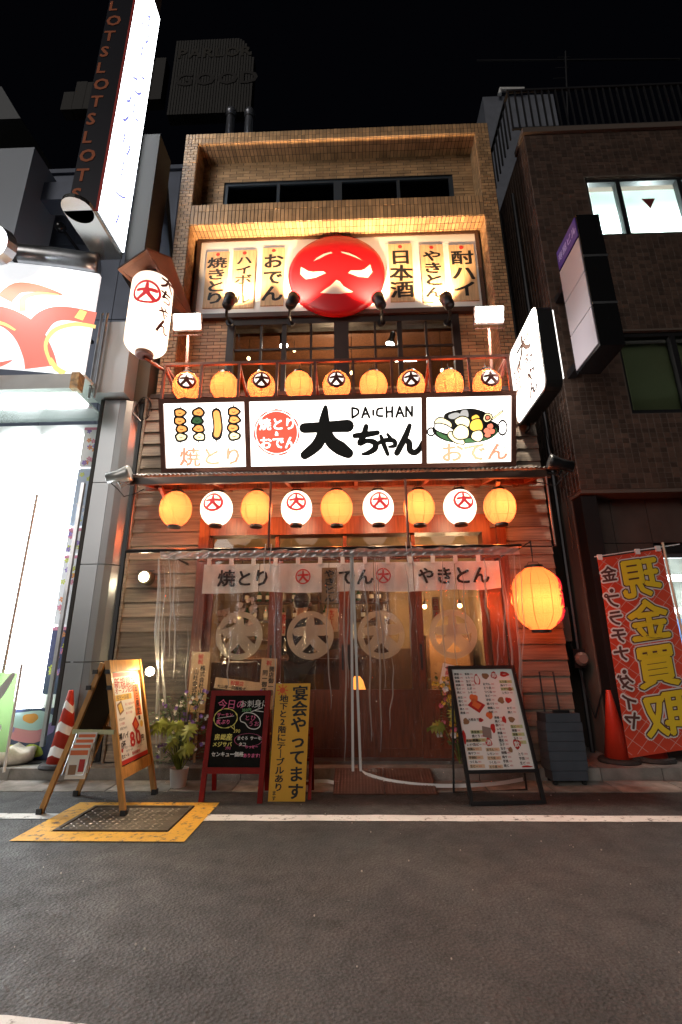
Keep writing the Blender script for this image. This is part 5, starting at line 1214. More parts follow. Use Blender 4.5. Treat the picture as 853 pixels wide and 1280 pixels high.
leafy((-1.76, -.50, .0), 46, .25, .72, 'large leaved flower arrangement with purple blossoms in a white pot beside the chalkboard', 'flowers', 'flower_arrangement', 3, [M_leaf, M_leafY], M_white, [(M_purple, 34, .024), (M_wpet, 34, .02)], 10)
leafy((-1.05, -.30, .1), 26, .22, .62, 'yellow flower arrangement behind the chalkboard and the yellow board', 'flowers', 'flower_arrangement', 9, [M_leaf, M_leafY], None, [(M_ypet, 26, .025), (M_purple, 20, .02)], 2)
leafy((1.02, -.28, .06), 44, .20, .88, 'flower arrangement with yellow and pink blossoms behind the menu stand', 'flowers', 'flower_arrangement', 5, [M_leaf, M_leafY], None, [(M_ypet, 70, .03), (M_ppet, 24, .03), (M_wpet, 14, .04)], 3)
M_nameb = pbr('name_board_wood', (.55, .36, .20), .65, var=.15, scale=4, stretch=(6, 6, .6))
def nameboard(px, py, w, h, s1, s2, lbl, tilt=0.0, Y=-.20, horiz=False):
    p = at(px, py, Y); ca, sa = math.cos(tilt), math.sin(tilt); fr = frame(p, (ca, 0, sa), (-sa, 0, ca)); t = thing('congratulation_board', lbl, 'name board', (p.x, p.y, .15))
    MB().fbox(fr, -w / 2, w / 2, -h, 0, -.012, 0).build('board_panel', M_nameb, t)
    k = MB()
    if horiz: text(k, fr, s1, -.08, -.035, .05, .001, 1); text(k, fr, s2, -w / 2 + .03, -.085, .04, .001, 0)
    else: text(k, fr, s1, 0, -.02, .055, .001, 1, vert=True, sx=1.1); text(k, fr, s2, .035, -.02 - .06 * len(s1), .06, .001, 0, vert=True); text(k, fr, s2[::-1], -.035, -.06 - .06 * len(s1), .06, .001, 0, vert=True)
    k.build('lettering', [M_print_black, M_red_print], t)
    MB().beam((p.x, p.y + .03, .15), (p.x, p.y + .03, p.z - .05), .02).build('post', M_nameb, t)
nameboard(252, 815, .20, .62, "御祝", "株式会社山", 'tall wooden congratulation board rising from the left flower arrangement', -.03)
nameboard(337, 823, .17, .52, "祝", "開店御一同", 'tall wooden congratulation board behind the top of the yellow board', -.04)
nameboard(298, 850, .50, .11, "祝開店", "大山様一同様株式", 'wide wooden congratulation board lying above the chalkboard', -.12, horiz=True)
p = at(550, 852, -.16); fr = frame(p, (1, 0, -.25), (.25, 0, 1)); k = MB(); k.fbox(fr, 0, .13, -.02, .2, -.004, 0, 0); text(k, fr, "祝開店", .065, .18, .05, .001, 1, vert=True)
tag(k.build('gift_card', [M_poster, M_red_print]), 'pale card stuck in the flowers behind the menu stand', 'card')
# white orchid inside the first door, orange lamp inside the third
leafy((-1.50, .42, 1.1), 20, .22, .62, 'pale blossom spray on a stand just inside the first door', 'flowers', 'orchid_spray', 12, [M_leaf, M_leafY], None, [(M_wpet, 130, .035)], 0)
MB().box(-1.75, -1.25, .30, .60, .2, 1.14).build('flower_stand', M_room, None)
tag(bpy.data.objects['flower_stand'], 'dark stand under the pale blossoms inside the first door', 'stand')
p = at(447, 862, .35); t = thing('orange_lamp', 'small glowing orange paper lamp inside behind the curtain slit', 'lamp', p)
MB().lathe([(.03, -.11), (.085, -.10), (.10, 0), (.07, .1), (.03, .15)], p, 16).build('lamp_shade', emis('orange_lamp_paper', (1, .33, .06), 1.4), t, smooth=True)
MB().lathe([(.06, .0), (.06, .02)], p - Vector((0, 0, .13)), 12).build('base', M_black, t)
MB().box(p.x - .3, p.x + .2, .25, .5, .2, p.z - .13).build('side_table', M_room); tag(bpy.data.objects['side_table'], 'low dark table inside under the orange lamp', 'table')

# perforated brown mat plates on the step
mt_ = thing('entrance_mat', 'brown studded ramp plate lying from the kerb to the road before the curtain', 'mat', (.25, -.55, 0))
rf2 = frame((-.24, -.76, .012), (1, 0, 0), (0, .44, .115)); M_mat = pbr('brown_plate', (.13, .07, .055), .4, .4, var=.25, scale=8)
for a0_, a1_ in ((0, .47), (.48, .95)): MB().fbox(rf2, a0_, a1_, 0, .46, -.012, 0).build('ramp_plate', M_mat, mt_)
mb = MB()
for i in range(31):
    for j in range(15): a, b = .018 + i * .03 + (.015 if i * .03 > .45 else 0), .02 + j * .03; mb.add([rf2(a - .008, b, .0005), rf2(a, b - .008, .0005), rf2(a + .008, b, .0005), rf2(a, b + .008, .0005), rf2(a, b, .006)], [(0, 1, 4), (1, 2, 4), (2, 3, 4), (3, 0, 4)])
mb.build('studs', pbr('stud_metal', (.25, .17, .14), .35, .6), mt_, kind='stuff')

# ------------------------------------------------------------------ man seen from behind through the second door
def skin(name, pts, edges, radii, mat_, parent=None, sub_=2, root=0):
    me = bpy.data.meshes.new(name); me.from_pydata(pts, edges, []); o = bpy.data.objects.new(name, me); COL.objects.link(o)
    sk = o.modifiers.new('s', 'SKIN')
    for i, r_ in enumerate(radii): me.skin_vertices[0].data[i].radius = r_ if isinstance(r_, tuple) else (r_, r_)
    me.skin_vertices[0].data[root].use_root = True; sk.use_smooth_shade = True
    ss = o.modifiers.new('ss', 'SUBSURF'); ss.levels = ss.render_levels = sub_
    dg = bpy.context.evaluated_depsgraph_get(); m2 = bpy.data.meshes.new_from_object(o.evaluated_get(dg)); bpy.data.objects.remove(o)
    m2.materials.clear(); m2.materials.append(mat_)
    m2.polygons.foreach_set('use_smooth', [True] * len(m2.polygons)); return put(name, m2, parent)
man = thing('person', 'man in a dark jacket seen from behind through the second door', 'person', (-.70, .62, .2))
gx, gy, gz = -.72, .62, .2
M_skin = pbr('skin_tone', (.45, .25, .16), .5); M_jkt = pbr('dark_jacket_cloth', (.022, .022, .026), .8, var=.3, scale=14); M_hair = pbr('black_hair', (.012, .009, .007), .45, bump=.4, bscale=90); M_trs = pbr('charcoal_trousers', (.03, .03, .034), .85)
P = [(0, 0, .95), (0, .0, 1.15), (0, .01, 1.36), (0, .02, 1.46), (0, .05, 1.53), (0, .08, 1.62), (0, .09, 1.70),
     (.10, 0, .90), (.11, .02, .50), (.11, 0, .09), (.11, .12, .04), (-.10, 0, .90), (-.11, .02, .50), (-.11, 0, .09), (-.11, .12, .04),
     (.19, .01, 1.40), (.27, .03, 1.14), (.20, .24, 1.04), (.12, .32, 1.06), (-.19, .01, 1.40), (-.27, .03, 1.14), (-.20, .24, 1.04), (-.12, .32, 1.06)]
E_ = [(0, 1), (1, 2), (2, 3), (3, 4), (4, 5), (5, 6), (0, 7), (7, 8), (8, 9), (9, 10), (0, 11), (11, 12), (12, 13), (13, 14), (2, 15), (15, 16), (16, 17), (17, 18), (2, 19), (19, 20), (20, 21), (21, 22)]
R_ = [.14, .14, .15, .07, .06, .10, .085, .09, .065, .045, .04, .09, .065, .045, .04, .065, .05, .04, .03, .065, .05, .04, .03]
skin('body', [(gx + a, gy + b, gz + c) for a, b, c in P], E_, R_, M_skin, man)
# hands: palm with fingers resting on the counter side
for sgn in (1, -1):
    b0 = Vector((gx + .12 * sgn, gy + .32, gz + 1.06)); pts = [b0, b0 + Vector((-.02 * sgn, .05, 0))]; ed = [(0, 1)]; rd = [.025, .03]
    for f_ in range(4):
        o_ = b0 + Vector((-.045 * sgn + f_ * .02 * sgn, .08, .0)); L_ = (.07, .08, .075, .06)[f_]; n0 = len(pts); pts += [o_, o_ + Vector((0, L_ * .5, -.008)), o_ + Vector((0, L_ * .9, -.03))]; ed += [(1, n0), (n0, n0 + 1), (n0 + 1, n0 + 2)]; rd += [.010, .009, .008]
    n0 = len(pts); pts += [b0 + Vector((-.06 * sgn, .03, .0)), b0 + Vector((-.075 * sgn, .07, -.01))]; ed += [(0, n0), (n0, n0 + 1)]; rd += [.011, .009]
    skin('hand', [tuple(q) for q in pts], ed, rd, M_skin, man, 1)
JP = [(0, 0, .86), (0, 0, 1.12), (0, .01, 1.34), (0, .02, 1.45), (.21, .01, 1.40), (.30, .03, 1.13), (.22, .22, 1.04), (-.21, .01, 1.40), (-.30, .03, 1.13), (-.22, .22, 1.04)]
skin('jacket', [(gx + a, gy + b, gz + c) for a, b, c in JP], [(0, 1), (1, 2), (2, 3), (2, 4), (4, 5), (5, 6), (2, 7), (7, 8), (8, 9)], [(.19, .14), (.18, .14), (.19, .15), .09, .10, .075, .055, .10, .075, .055], M_jkt, man, 2, 1)
TP = [(0, 0, .90), (.10, 0, .84), (.11, .02, .48), (.11, 0, .12), (-.10, 0, .84), (-.11, .02, .48), (-.11, 0, .12)]
skin('trousers', [(gx + a, gy + b, gz + c) for a, b, c in TP], [(0, 1), (1, 2), (2, 3), (0, 4), (4, 5), (5, 6)], [.15, .115, .085, .065, .115, .085, .065], M_trs, man, 2)
hr = MB(); hr.sphere((gx, gy + .065, gz + 1.695), .112, 20, 0, 1.08); hr.build('hair', M_hair, man, smooth=True)
for sgn in (1, -1): MB().sphere((gx + .112 * sgn, gy + .085, gz + 1.655), .022, 8, 0, 1.5).build('ear', M_skin, man, smooth=True)
# ================================================================== left neighbour: gaming parlour
par = thing('parlour_building', 'grey panelled parlour building with glowing white front left of the restaurant', 'building', (-4.5, .3, .12))
M_gpan = pbr('grey_metal_panel', (.27, .29, .31), .32, .55, var=.06, scale=2, rnd='object', rv=.05)
M_navy = pbr('navy_metal_panel', (.13, .15, .20), .5, .3, var=.1, scale=2, rnd='object', rv=.1)
def jz(py, Y=-.1): return at(125, py, Y).z
zj = [.12, 1.16, jz(705), jz(603), jz(500)]
prof = [(-3.30, .5), (-3.30, -.10), (-3.09, -.10)]; prof2 = [(-3.085, -.10)] + [(-3.085 + .29 * math.sin(rad(a)), .28 - .38 * math.cos(rad(a))) for a in (15, 30, 45, 60, 75, 90)] + [(-2.795, .5), (-3.085, .5)]
for z0, z1 in zip(zj, zj[1:]):
    for P in (prof + [(-3.09, .5)], prof2):
        fr = lambda a, b, c=0.0: Vector((a, b, c)); mb = MB(); k_ = len(P)
        V = [(a, b, z0 + .005) for a, b in P] + [(a, b, z1 - .005) for a, b in P]
        mb.add(V, [(i, (i + 1) % k_, (i + 1) % k_ + k_, i + k_) for i in range(k_)] + [tuple(range(k_))[::-1], tuple(range(k_, 2 * k_))]); mb.build('pillar_panel', M_gpan, par)
MB().box(-3.28, -2.83, .02, .49, .12, zj[-1]).build('pillar_core', M_black, par)
MB().box(-3.345, -3.302, -.11, .0, .5, zj[-1]).build('rubber_seal', M_foot, par)
MB().box(-3.41, -3.37, -.16, -.12, .3, 3.3).tube([(-3.40, -.14, 2.2), (-3.40, -.14, 3.0)], .02, 6).build('corner_rail', M_steel, par)
ub = MB().box(-3.45, -2.98, -.25, .4, zj[-1] + .02, 5.6).build('upper_box', pbr('pale_grey_box', (.42, .43, .44), .5, .2), par)
MB().box(-2.975, -2.80, .02, .5, zj[-1] + .02, 6.3).build('upper_box', pbr('olive_brown_box', (.13, .115, .09), .6, .1), par)
MB().tube([(-3.40, -.30, 4.4), (-3.40, -.30, 5.7)], .018, 8).build('conduit', M_steel, par); MB().tube([(-3.33, -.30, 4.4), (-3.33, -.30, 5.7)], .018, 8).build('conduit', M_steel, par)
# glowing front: three light boxes set like a folded screen
E_par = emis('parlour_light_box', (.93, .97, 1.0), 7.0)
for i in range(4):
    x1 = -3.63 - i * .62; mb = MB(); zt = 4.10
    V = [(x1, .12, 0), (x1 - .22, -.04, 0), (x1 - .60, .12, 0)]; k_ = 3
    mb.add([(a, b, .66) for a, b, c in V] + [(a, b, zt) for a, b, c in V], [(0, 1, 4, 3), (1, 2, 5, 4), (2, 0, 3, 5), (3, 4, 5), (2, 1, 0)]); mb.build('light_box', E_par, par)
MB().box(-9, -3.345, .125, .5, .12, 4.25).build('front_wall', M_white, par)
MB().box(-9, -3.345, .06, .12, .12, .66).build('plinth', pbr('dark_plinth', (.06, .055, .07), .5), par)
MB().box(-9.5, -6.12, -.02, .12, .66, 4.1).build('light_box', E_par, par)
# strip of bright posters beside the pillar
strip = thing('poster_strip', 'column of bright flower and fruit posters between the white light boxes and pillar', 'poster', (-3.5, .02, .7))
cs_ = [('red_blossom', (.7, .25, .35)), ('violet_blossom', (.28, .18, .5)), ('orange_fruit', (.75, .28, .08)), ('pale_blue', (.45, .55, .68)), ('white_ground', (.8, .8, .8)), ('navy_print', (.05, .06, .16)), ('lime_print', (.6, .65, .1))]
PMs = [pbr('poster_' + n_, c_, .4) for n_, c_ in cs_]; r = random.Random(8)
for i, (pya, pyb, gnd) in enumerate(((532, 582, 4), (584, 656, 3), (658, 690, 4), (692, 780, 4), (782, 868, 5))):
    z1 = at(100, pya, 0).z; z0 = at(100, pyb, 0).z; mb = MB(); fr = front(-3.60, .04, z0); h_ = z1 - z0; k = mb
    mb.fbox(fr, 0, .22, 0, h_ - .01, -.01, 0, gnd)
    for q in range(14):
        a, b = r.uniform(.03, .19), r.uniform(.04, h_ - .05); n_ = r.choice((0, 1, 1, 2, 6) if gnd != 3 else (3, 4, 6))
        for w in range(5): t_ = w * 1.256 + q; mb.disc(fr, min(.2, max(.02, a + .02 * math.cos(t_))), b + .02 * math.sin(t_), .016, .011, .001 + q * .0003, n_, 8, rot=t_)
    k = mb
    if gnd == 4 or gnd == 5: rect(fr, 0, .22, h_ - .05, h_ - .012, .006, 0)
    mb.build('poster_panel', PMs, strip)
# low abstract poster with purple, red and green shapes
pp = MB(); fr = front(-3.98, .03, .14); k = pp; pp.fbox(fr, 0, .60, 0, .52, -.01, 0, 5)
for a, b, rx, ry, mt in ((.3, .40, .28, .10, 3), (.3, .27, .25, .10, 0), (.3, .26, .15, .045, 5), (.3, .42, .09, .05, 2), (.17, .09, .10, .06, 6), (.38, .08, .12, .07, 6), (.08, .34, .06, .09, 1), (.53, .34, .06, .1, 1)): pp.disc(fr, a, b, rx, ry, .001 + b * .002, mt, 20, wob=.08)
tag(pp.build('abstract_poster', PMs), 'low colourful poster with red, violet and green shapes near the striped cone', 'poster')
# canopy
can = MB(); can.box(-9, -3.36, -.60, .12, 4.30, 4.325); can.build('canopy_glass', glass('green_canopy_glass', (.7, .76, .73), .12, .03, white=.2, wcol=(.72, .8, .77)), par)
MB().box(-9, -3.46, -.62, -.52, 4.36, 4.56).build('canopy_fascia', M_white, par); MB().box(-3.458, -3.36, -.62, -.5, 4.36, 4.58).build('canopy_end', pbr('gold_marble', (.30, .17, .06), .3, .3, var=.6, scale=20), par)
MB().box(-9, -3.36, -.50, .12, 4.58, 4.62).build('canopy_deck', M_white, par)
# curved white sign with an abstract red and yellow swirl
csg = thing('curved_sign', 'curved white sign with big abstract red and yellow swirl over the canopy', 'sign', (-5, -.5, 4.64))
def cy(x): return -.80 + .30 * ((x + 5.6) / 2.1) ** 2
cmap = lambda a, b, c=0.0: Vector((a, cy(a) - c, b))
mb = MB(); V = []; n = 40
for i in range(n + 1):
    x = -8 + (4.58) * i / n; V += [(x, cy(x), 4.64), (x, cy(x), 6.20), (x, cy(x) + .06, 6.20), (x, cy(x) + .06, 4.64)]
mb.add(V, [(4 * i + j, 4 * i + 4 + j, 4 * i + 4 + (j + 1) % 4, 4 * i + (j + 1) % 4) for i in range(n) for j in range(4)] + [(4 * n, 4 * n + 1, 4 * n + 2, 4 * n + 3)])
cp = mb.build('sign_panel', emis('parlour_sign_face', (.95, .97, 1), .62), csg)
def cpx(px, py): q = at(px, py, -.55); return (q.x, q.z)
def cst(pts, w, c, mt): k.stroke(cmap, [cpx(a / 3.554, 300 + b / 3.554) for a, b in pts], [x / 3.554 * .0105 for x in w], c, mt, cap=False)
k = MB()
cst([(60, 300), (110, 250), (190, 240), (285, 252)], [70, 60, 40, 8], .004, 1); cst([(130, 345), (135, 290), (190, 262), (270, 254)], [26, 26, 18, 5], .006, 2)
cst([(-60, 380), (20, 372), (90, 390), (150, 440), (185, 520), (195, 575)], [90, 90, 95, 110, 115, 120], .004, 0); cst([(170, 430), (220, 360), (290, 330), (410, 330)], [90, 80, 70, 66], .005, 0)
cst([(235, 560), (215, 480), (250, 410), (330, 370), (410, 366)], [12, 14, 20, 20, 18], .0066, 2); cst([(285, 590), (252, 570), (232, 530)], [26, 22, 10], .0066, 2); cst([(-60, 420), (40, 405), (100, 430)], [10, 16, 8], .0066, 2); cst([(-40, 595), (30, 585), (85, 560)], [30, 26, 4], .005, 0)
cst([(345, 345), (365, 305)], [36, 30], .0072, 2)
k.build('printed_swirl', [emis('swirl_red', (.62, .17, .13), .72), emis('swirl_brown', (.5, .22, .13), .7), emis('swirl_yellow', (.9, .62, .2), .8)], cp)  # swirl colours paled and made to glow, imitating the floodlight's glare
mb = MB(); mb.tube([(x, cy(x) + .10, 6.40) for x in [-8 + 4.5 * i / 24 for i in range(25)]], .16, 14); mb.build('top_tube', M_steel, csg, smooth=True)
# blazing floodlight at the frame edge
p = at(-12, 300, -1.1); t = thing('edge_floodlight', 'blazing white floodlight above the curved sign at the frame edge', 'floodlight', p)
MB().sphere(p, .20, 16).build('lamp_glass', emis('edge_flood_face', (.9, .96, 1), 14), t, smooth=True)
spot('edge_flood_beam', p + Vector((.0, -.0, -.0)), p + Vector((.5, 1.2, -.1)), 420, (.9, .96, 1), 175, .9, .22)
MB().lathe([(.22, 0), (.24, .15), (.1, .3)], p, 16, ax=(0, 1, .3)).build('lamp_body', M_steel, t)
MB().beam(p + Vector((0, .25, .1)), (p.x, 1.2, p.z + .2), .05).build('arm', M_dark, t)
# tall double-sided sign
tsx0, tsx1, tsy0, tsy1, tsz = -3.57, -3.20, -1.08, -.37, 6.60
ts = thing('tall_vertical_sign', 'very tall vertical sign with blazing white side and orange letters down its dark edge', 'sign', (-3.4, -.7, tsz))
mb = MB(); mb.box(tsx0, tsx1, tsy0, tsy1, tsz + .02, 12.6); mb.build('sign_casing', pbr('dark_sign_casing', (.03, .03, .04), .35, .4), ts)
MB().box(tsx1 + .002, tsx1 + .02, tsy0 + .01, tsy1 - .01, tsz + .05, 11.6).build('lit_face', emis('tall_sign_face', (.93, .97, 1), 5.0), ts); MB().box(tsx1 + .002, tsx1 + .03, tsy0 - .012, tsy0 + .008, tsz, 11.7).build('edge_trim', M_red_print, ts)
tf = lambda a, b, c=0.0: Vector((tsx1 + .024 + c, tsy0 + a, b))
k = MB(); text(k, tf, "オリエンタルパサーシュ", .36, 11.2, .40, 0, 0, vert=True, sx=1.1, bold=False); k.build('printed_lettering', emis('tall_sign_print', (.22, .24, .6), .9), ts)
ff = lambda a, b, c=0.0: Vector((tsx0 + a, tsy0 - .004 - c, b)); z = 12.4; i = 0; M_ol = pbr('orange_letter', (.50, .12, .035), .6)
while z > tsz + .3: k = MB(); text(k, ff, "SLOT"[i % 4], .01, z - .16, .30, .002, 0, sx=.9); k.build('edge_letter', M_ol, ts); z -= .335; i += 1
mb = MB(); mb.fbox(frame((tsx0, tsy0 - .12, tsz - .06), (1, 0, 0), (0, 1, 0)), 0, tsx1 - tsx0, .06, tsy1 - tsy0 + .12, 0, .06); mb.lathe([(.001, 0), (.185, 0), (.185, .06), (.001, .06)], ((tsx0 + tsx1) / 2, tsy0 - .06, tsz - .06), 20); mb.build('mirror_base', pbr('mirror_steel', (.5, .52, .5), .22, .9), ts)
MB().box(-3.19, -2.93, -.32, .12, 6.3, 9.0).build('sign_bracket', pbr('olive_dark_metal', (.014, .014, .012), .7), ts); MB().beam((-3.05, .0, 9.0), (-2.95, .9, 6.5), .12).build('brace', M_navy, ts)
# dark panelled rear wall, ducts, dome camera
rwall = thing('rear_tower', 'dark navy panelled building rising behind the tall sign', 'building', (-6, 1.3, 4.6))
x = -9.0
while x < -2.8:
    for z0, z1 in ((4.62, 6.9), (6.92, 8.6), (8.62, 10.35)): MB().box(x + .006, min(x + .95, -2.80) - .006, 1.30, 1.36, z0, z1).build('wall_panel', M_navy, rwall)
    x += .95
MB().box(-9, -2.82, 1.361, 5, 4.62, 10.3).build('core_wall', M_black, rwall); MB().box(-9, -2.8, 1.25, 1.4, 10.36, 10.46).build('parapet', M_navy, rwall)
P0 = at(43.6, 184, .2); P1 = at(21, 307, .2)
MB().box(-8, P0.x, .2, .95, P1.z - .3, P0.z).build('projecting_bay', pbr('pale_blue_bay', (.40, .44, .50), .5, .1), par); MB().box(P0.x + .0, -3.6, .55, .85, P0.z - .75, P0.z - .35).build('connecting_beam', M_navy, par)
MB().box(-8, P0.x - .5, .5, 1.3, 6.5, P1.z - .3).build('bay_support', M_navy, par)
p = at(76, 284, .6); cd = thing('dome_camera', 'small black dome camera on the dark panel under the beam', 'camera', p); MB().sphere(p, .09, 12).build('dome', pbr('black_dome', (.01, .01, .012), .1), cd, smooth=True); MB().tube([p + Vector((0, .05, .02)), (p.x, 1.3, p.z + .05)], .03, 6).build('arm', M_dark, cd)
for i, (px, py) in enumerate(((8, 105), (30, 90))):
    p = at(px, py, 2.2); MB()
ra = thing('sloped_roof', 'dark sloping roof edge at the far left skyline', 'roof', at(0, 145, 2)); P = [at(-30, 112, 1.8), at(2, 108, 1.8), at(26, 148, 1.8), at(-30, 150, 1.8)]; d_ = Vector((0, 1.5, 0))
MB().add(P + [q + d_ for q in P], [(0, 1, 2, 3), (7, 6, 5, 4), (0, 4, 5, 1), (1, 5, 6, 2), (2, 6, 7, 3)]).build('roof_body', pbr('grey_roof', (.16, .17, .18), .7), ra)
# rooftop sign board far behind, unlit
rs_ = thing('rooftop_sign', 'unlit ribbed rooftop sign with rounded shoulder and raised letters high behind', 'sign', at(265, 160, 5))
q0 = at(208, 150, 5.0); q1 = at(320, 48, 5.0); w_ = q1.x - q0.x; h_ = q1.z - q0.z; fr = front(q0.x, 5.0, q0.z)
M_roofs = pbr('dim_rooftop_sheet', (.03, .028, .026), .7, rnd='object', rv=.1)
nrib = 30
for i in range(nrib):
    a0_, a1_ = w_ * i / nrib, w_ * (i + 1) / nrib; hh = h_ * (1 - .35 * max(0, (i / nrib - .75) / .25) ** 2); MB().fbox(fr, a0_ + .01, a1_ - .01, h_ * .05, hh, -.3, .03).build('rib_panel', M_roofs, rs_)
k = MB(); text(k, fr, "PARLOR", .1, h_ * .82, h_ * .165, .05, 0); k.build('lettering', pbr('dim_letter', (.022, .018, .012), .7), rs_); k = MB(); text(k, fr, "GOOD", .1, h_ * .48, h_ * .21, .05, 0, sx=1.1); k.build('lettering', pbr('dim_dark_letter', (.012, .009, .008), .7), rs_)
q2 = at(78, 130, 5.0); fr = front(q2.x, 5.0, q2.z)
mb = MB()
for i in range(9): u = i / 8; mb.fbox(fr, i * .36, i * .36 + .35, -.3 * (i < 3), .5 + 1.5 * u ** .7 + .15 * math.sin(i * 2.3), -.3, .03)
mb.build('stepped_board', M_roofs, rs_)
for i, (px, py) in enumerate(((289, 146), (312, 147))):
    p = at(px, py, 2.4); t = thing('vent_cowl', ['dull metal vent cowl on the roof, the left of the pair', 'shiny metal vent cowl on the roof, the right of the pair'][i], 'vent', p, 'vent cowls on the roof')
    MB().lathe([(.10, -.6), (.10, .05), (.13, .07), (.11, .20), (.06, .27), (.001, .29)], p, 18).build('cowl', pbr('cowl_steel', (.22, .23, .26), .3, .6), t, smooth=True); MB().lathe([(.106, -.05), (.108, -.02)], p, 18).build('band', M_black, t)
# flags at the left
def wavy(x0, x1, z0, z1, y, amp=.03, n=16, m=24, lean=0.0):
    mb = MB(); V = [(x0 + (x1 - x0) * i / n + lean * (j / m), y + amp * math.sin(5 * i / n + 3 * j / m) * (.3 + j / m), z1 + (z0 - z1) * j / m) for j in range(m + 1) for i in range(n + 1)]
    return mb.add(V, [(j * (n + 1) + i, (j + 1) * (n + 1) + i, (j + 1) * (n + 1) + i + 1, j * (n + 1) + i + 1) for j in range(m) for i in range(n)])
def cloth_mat(name, col, tr=.5):
    mt, nt, Pn, O = _new(name); N = nt.nodes; L = nt.links; N.remove(Pn)
    d = N.new('ShaderNodeBsdfDiffuse'); t_ = N.new('ShaderNodeBsdfTranslucent'); d.inputs[0].default_value = t_.inputs[0].default_value = (*col, 1)
    m_ = N.new('ShaderNodeMixShader'); m_.inputs[0].default_value = tr; L.new(d.outputs[0], m_.inputs[1]); L.new(t_.outputs[0], m_.inputs[2]); L.new(m_.outputs[0], O.inputs[0]); return mt
fl = thing('white_banner', 'pale blue and white translucent banner on a pole before the light boxes', 'banner', (-4.1, -.3, .1))
wavy(-4.40, -3.90, .98, 2.96, -.30).build('cloth', cloth_mat('pale_banner_cloth', (.62, .68, .78)), fl); MB().tube([(-3.86, -.3, .1), (-3.84, -.3, 3.1)], .016, 8).build('pole', pbr('banner_pole', (.55, .45, .38), .4), fl); MB().tube([(-4.42, -.3, 2.98), (-3.84, -.3, 2.98)], .01, 6).build('cross_rod', M_white, fl)
gf = thing('green_banner', 'green and white banner with reversed lettering low at the left edge', 'banner', (-3.9, -.36, .1))
wavy(-4.45, -3.64, .28, 1.06, -.36, .02, lean=.02).build('cloth', cloth_mat('green_banner_cloth', (.30, .48, .20)), gf)
k = MB(); mf3 = lambda a, b, c=0.0: Vector((-3.66 - a, -.40 - c, b)); text(k, mf3, "ORIENTAL", .02, .52, .13, .0, 0); text(k, mf3, "PASSAGE", .04, .38, .13, .0, 0); k.build('lettering', M_white, gf)
k = MB(); k.stroke(lambda a, b, c=0.0: Vector((a, -.385, b)), [(-4.4, 1.0), (-4.1, .93), (-3.85, .80), (-3.68, 1.04)], [.12, .16, .12, .05], 0, 0); k.build('white_curve', M_white, gf); MB().tube([(-3.61, -.36, .1), (-3.62, -.36, 1.15)], .014, 6).build('pole', M_white, gf)
MB().box(-4.5, -3.2, -.08, .04, .117, .135).build('rubber_mat', M_rub); tag(bpy.data.objects['rubber_mat'], 'thin black rubber mat under the striped cone and weight bags', 'mat')

# ================================================================== right neighbour: office building
off = thing('office_building', 'brown tiled office building with lit blinds right of the restaurant', 'building', (5, .3, .12))
M_btile = pbr('brown_wall_tile', (.065, .038, .027), .5, var=.2, scale=4, rnd='island', rv=.38); M_bcore = pbr('brown_mortar', (.10, .075, .06), .9)
ox = 2.79; oc = MB()
def wallrect(x0, x1, z0, z1): oc.box(x0, x1, 0, .3, z0, z1)
wx0 = 3.60; wallrect(ox, wx0, 3.15, 9.12); wallrect(wx0, 9, 3.15, 4.17); wallrect(wx0, 9, 5.42, 7.06); wallrect(wx0, 9, 8.20, 9.12)
oc.box(ox + .0, ox + .25, .3, 7, .12, 9.1); oc.box(ox + .25, 9, 6.5, 7, .12, 9.1); oc.box(ox + .25, 9, .3, 6.5, 9.0, 9.1); oc.build('office_wall', M_bcore, off)
tm = MB(); hole = lambda a, b: (ox + a > wx0 - .02 and (4.15 < 3.15 + b < 5.44 or 7.04 < 3.15 + b < 8.22))
tiles(tm, front(ox, 0, 3.15), 3.0, 5.95, .088, .068, gap=.006, d=.004, stag=False, skip=hole); tiles(tm, frame((ox, 2.5, 3.15), (0, -1, 0), (0, 0, 1)), 2.5, 5.95, .088, .068, gap=.006, d=.004, stag=False)
tm.build('wall_tiles', M_btile, off, kind='stuff')
M_stone = pbr('brown_stone_panel', (.07, .047, .04), .4, var=.2, scale=3, rnd='object', rv=.2)
z = .12
while z < 3.0:
    x = 2.80; z1 = min(z + .60, 3.12)
    while x < 5.2:
        if not (x > 3.25 and .6 < z + .1 < 2.3): MB().box(x + .004, x + .446, .26, .30, z + .004, z1 - .004).build('stone_panel', M_stone, off)
        x += .45
    z += .60
MB().box(2.80, 3.7, .301, .5, .12, 3.14).box(3.7, 9, .301, .5, 2.4, 3.14).box(3.7, 9, .301, .5, .12, .7).build('stone_backing', M_black, off); MB().box(2.79, 9, -.0, .3, 3.10, 3.145).build('ledge', M_bcore, off)
MB().box(2.80, 2.99, .05, .258, .12, 3.08).build('corner_post', M_black, off)
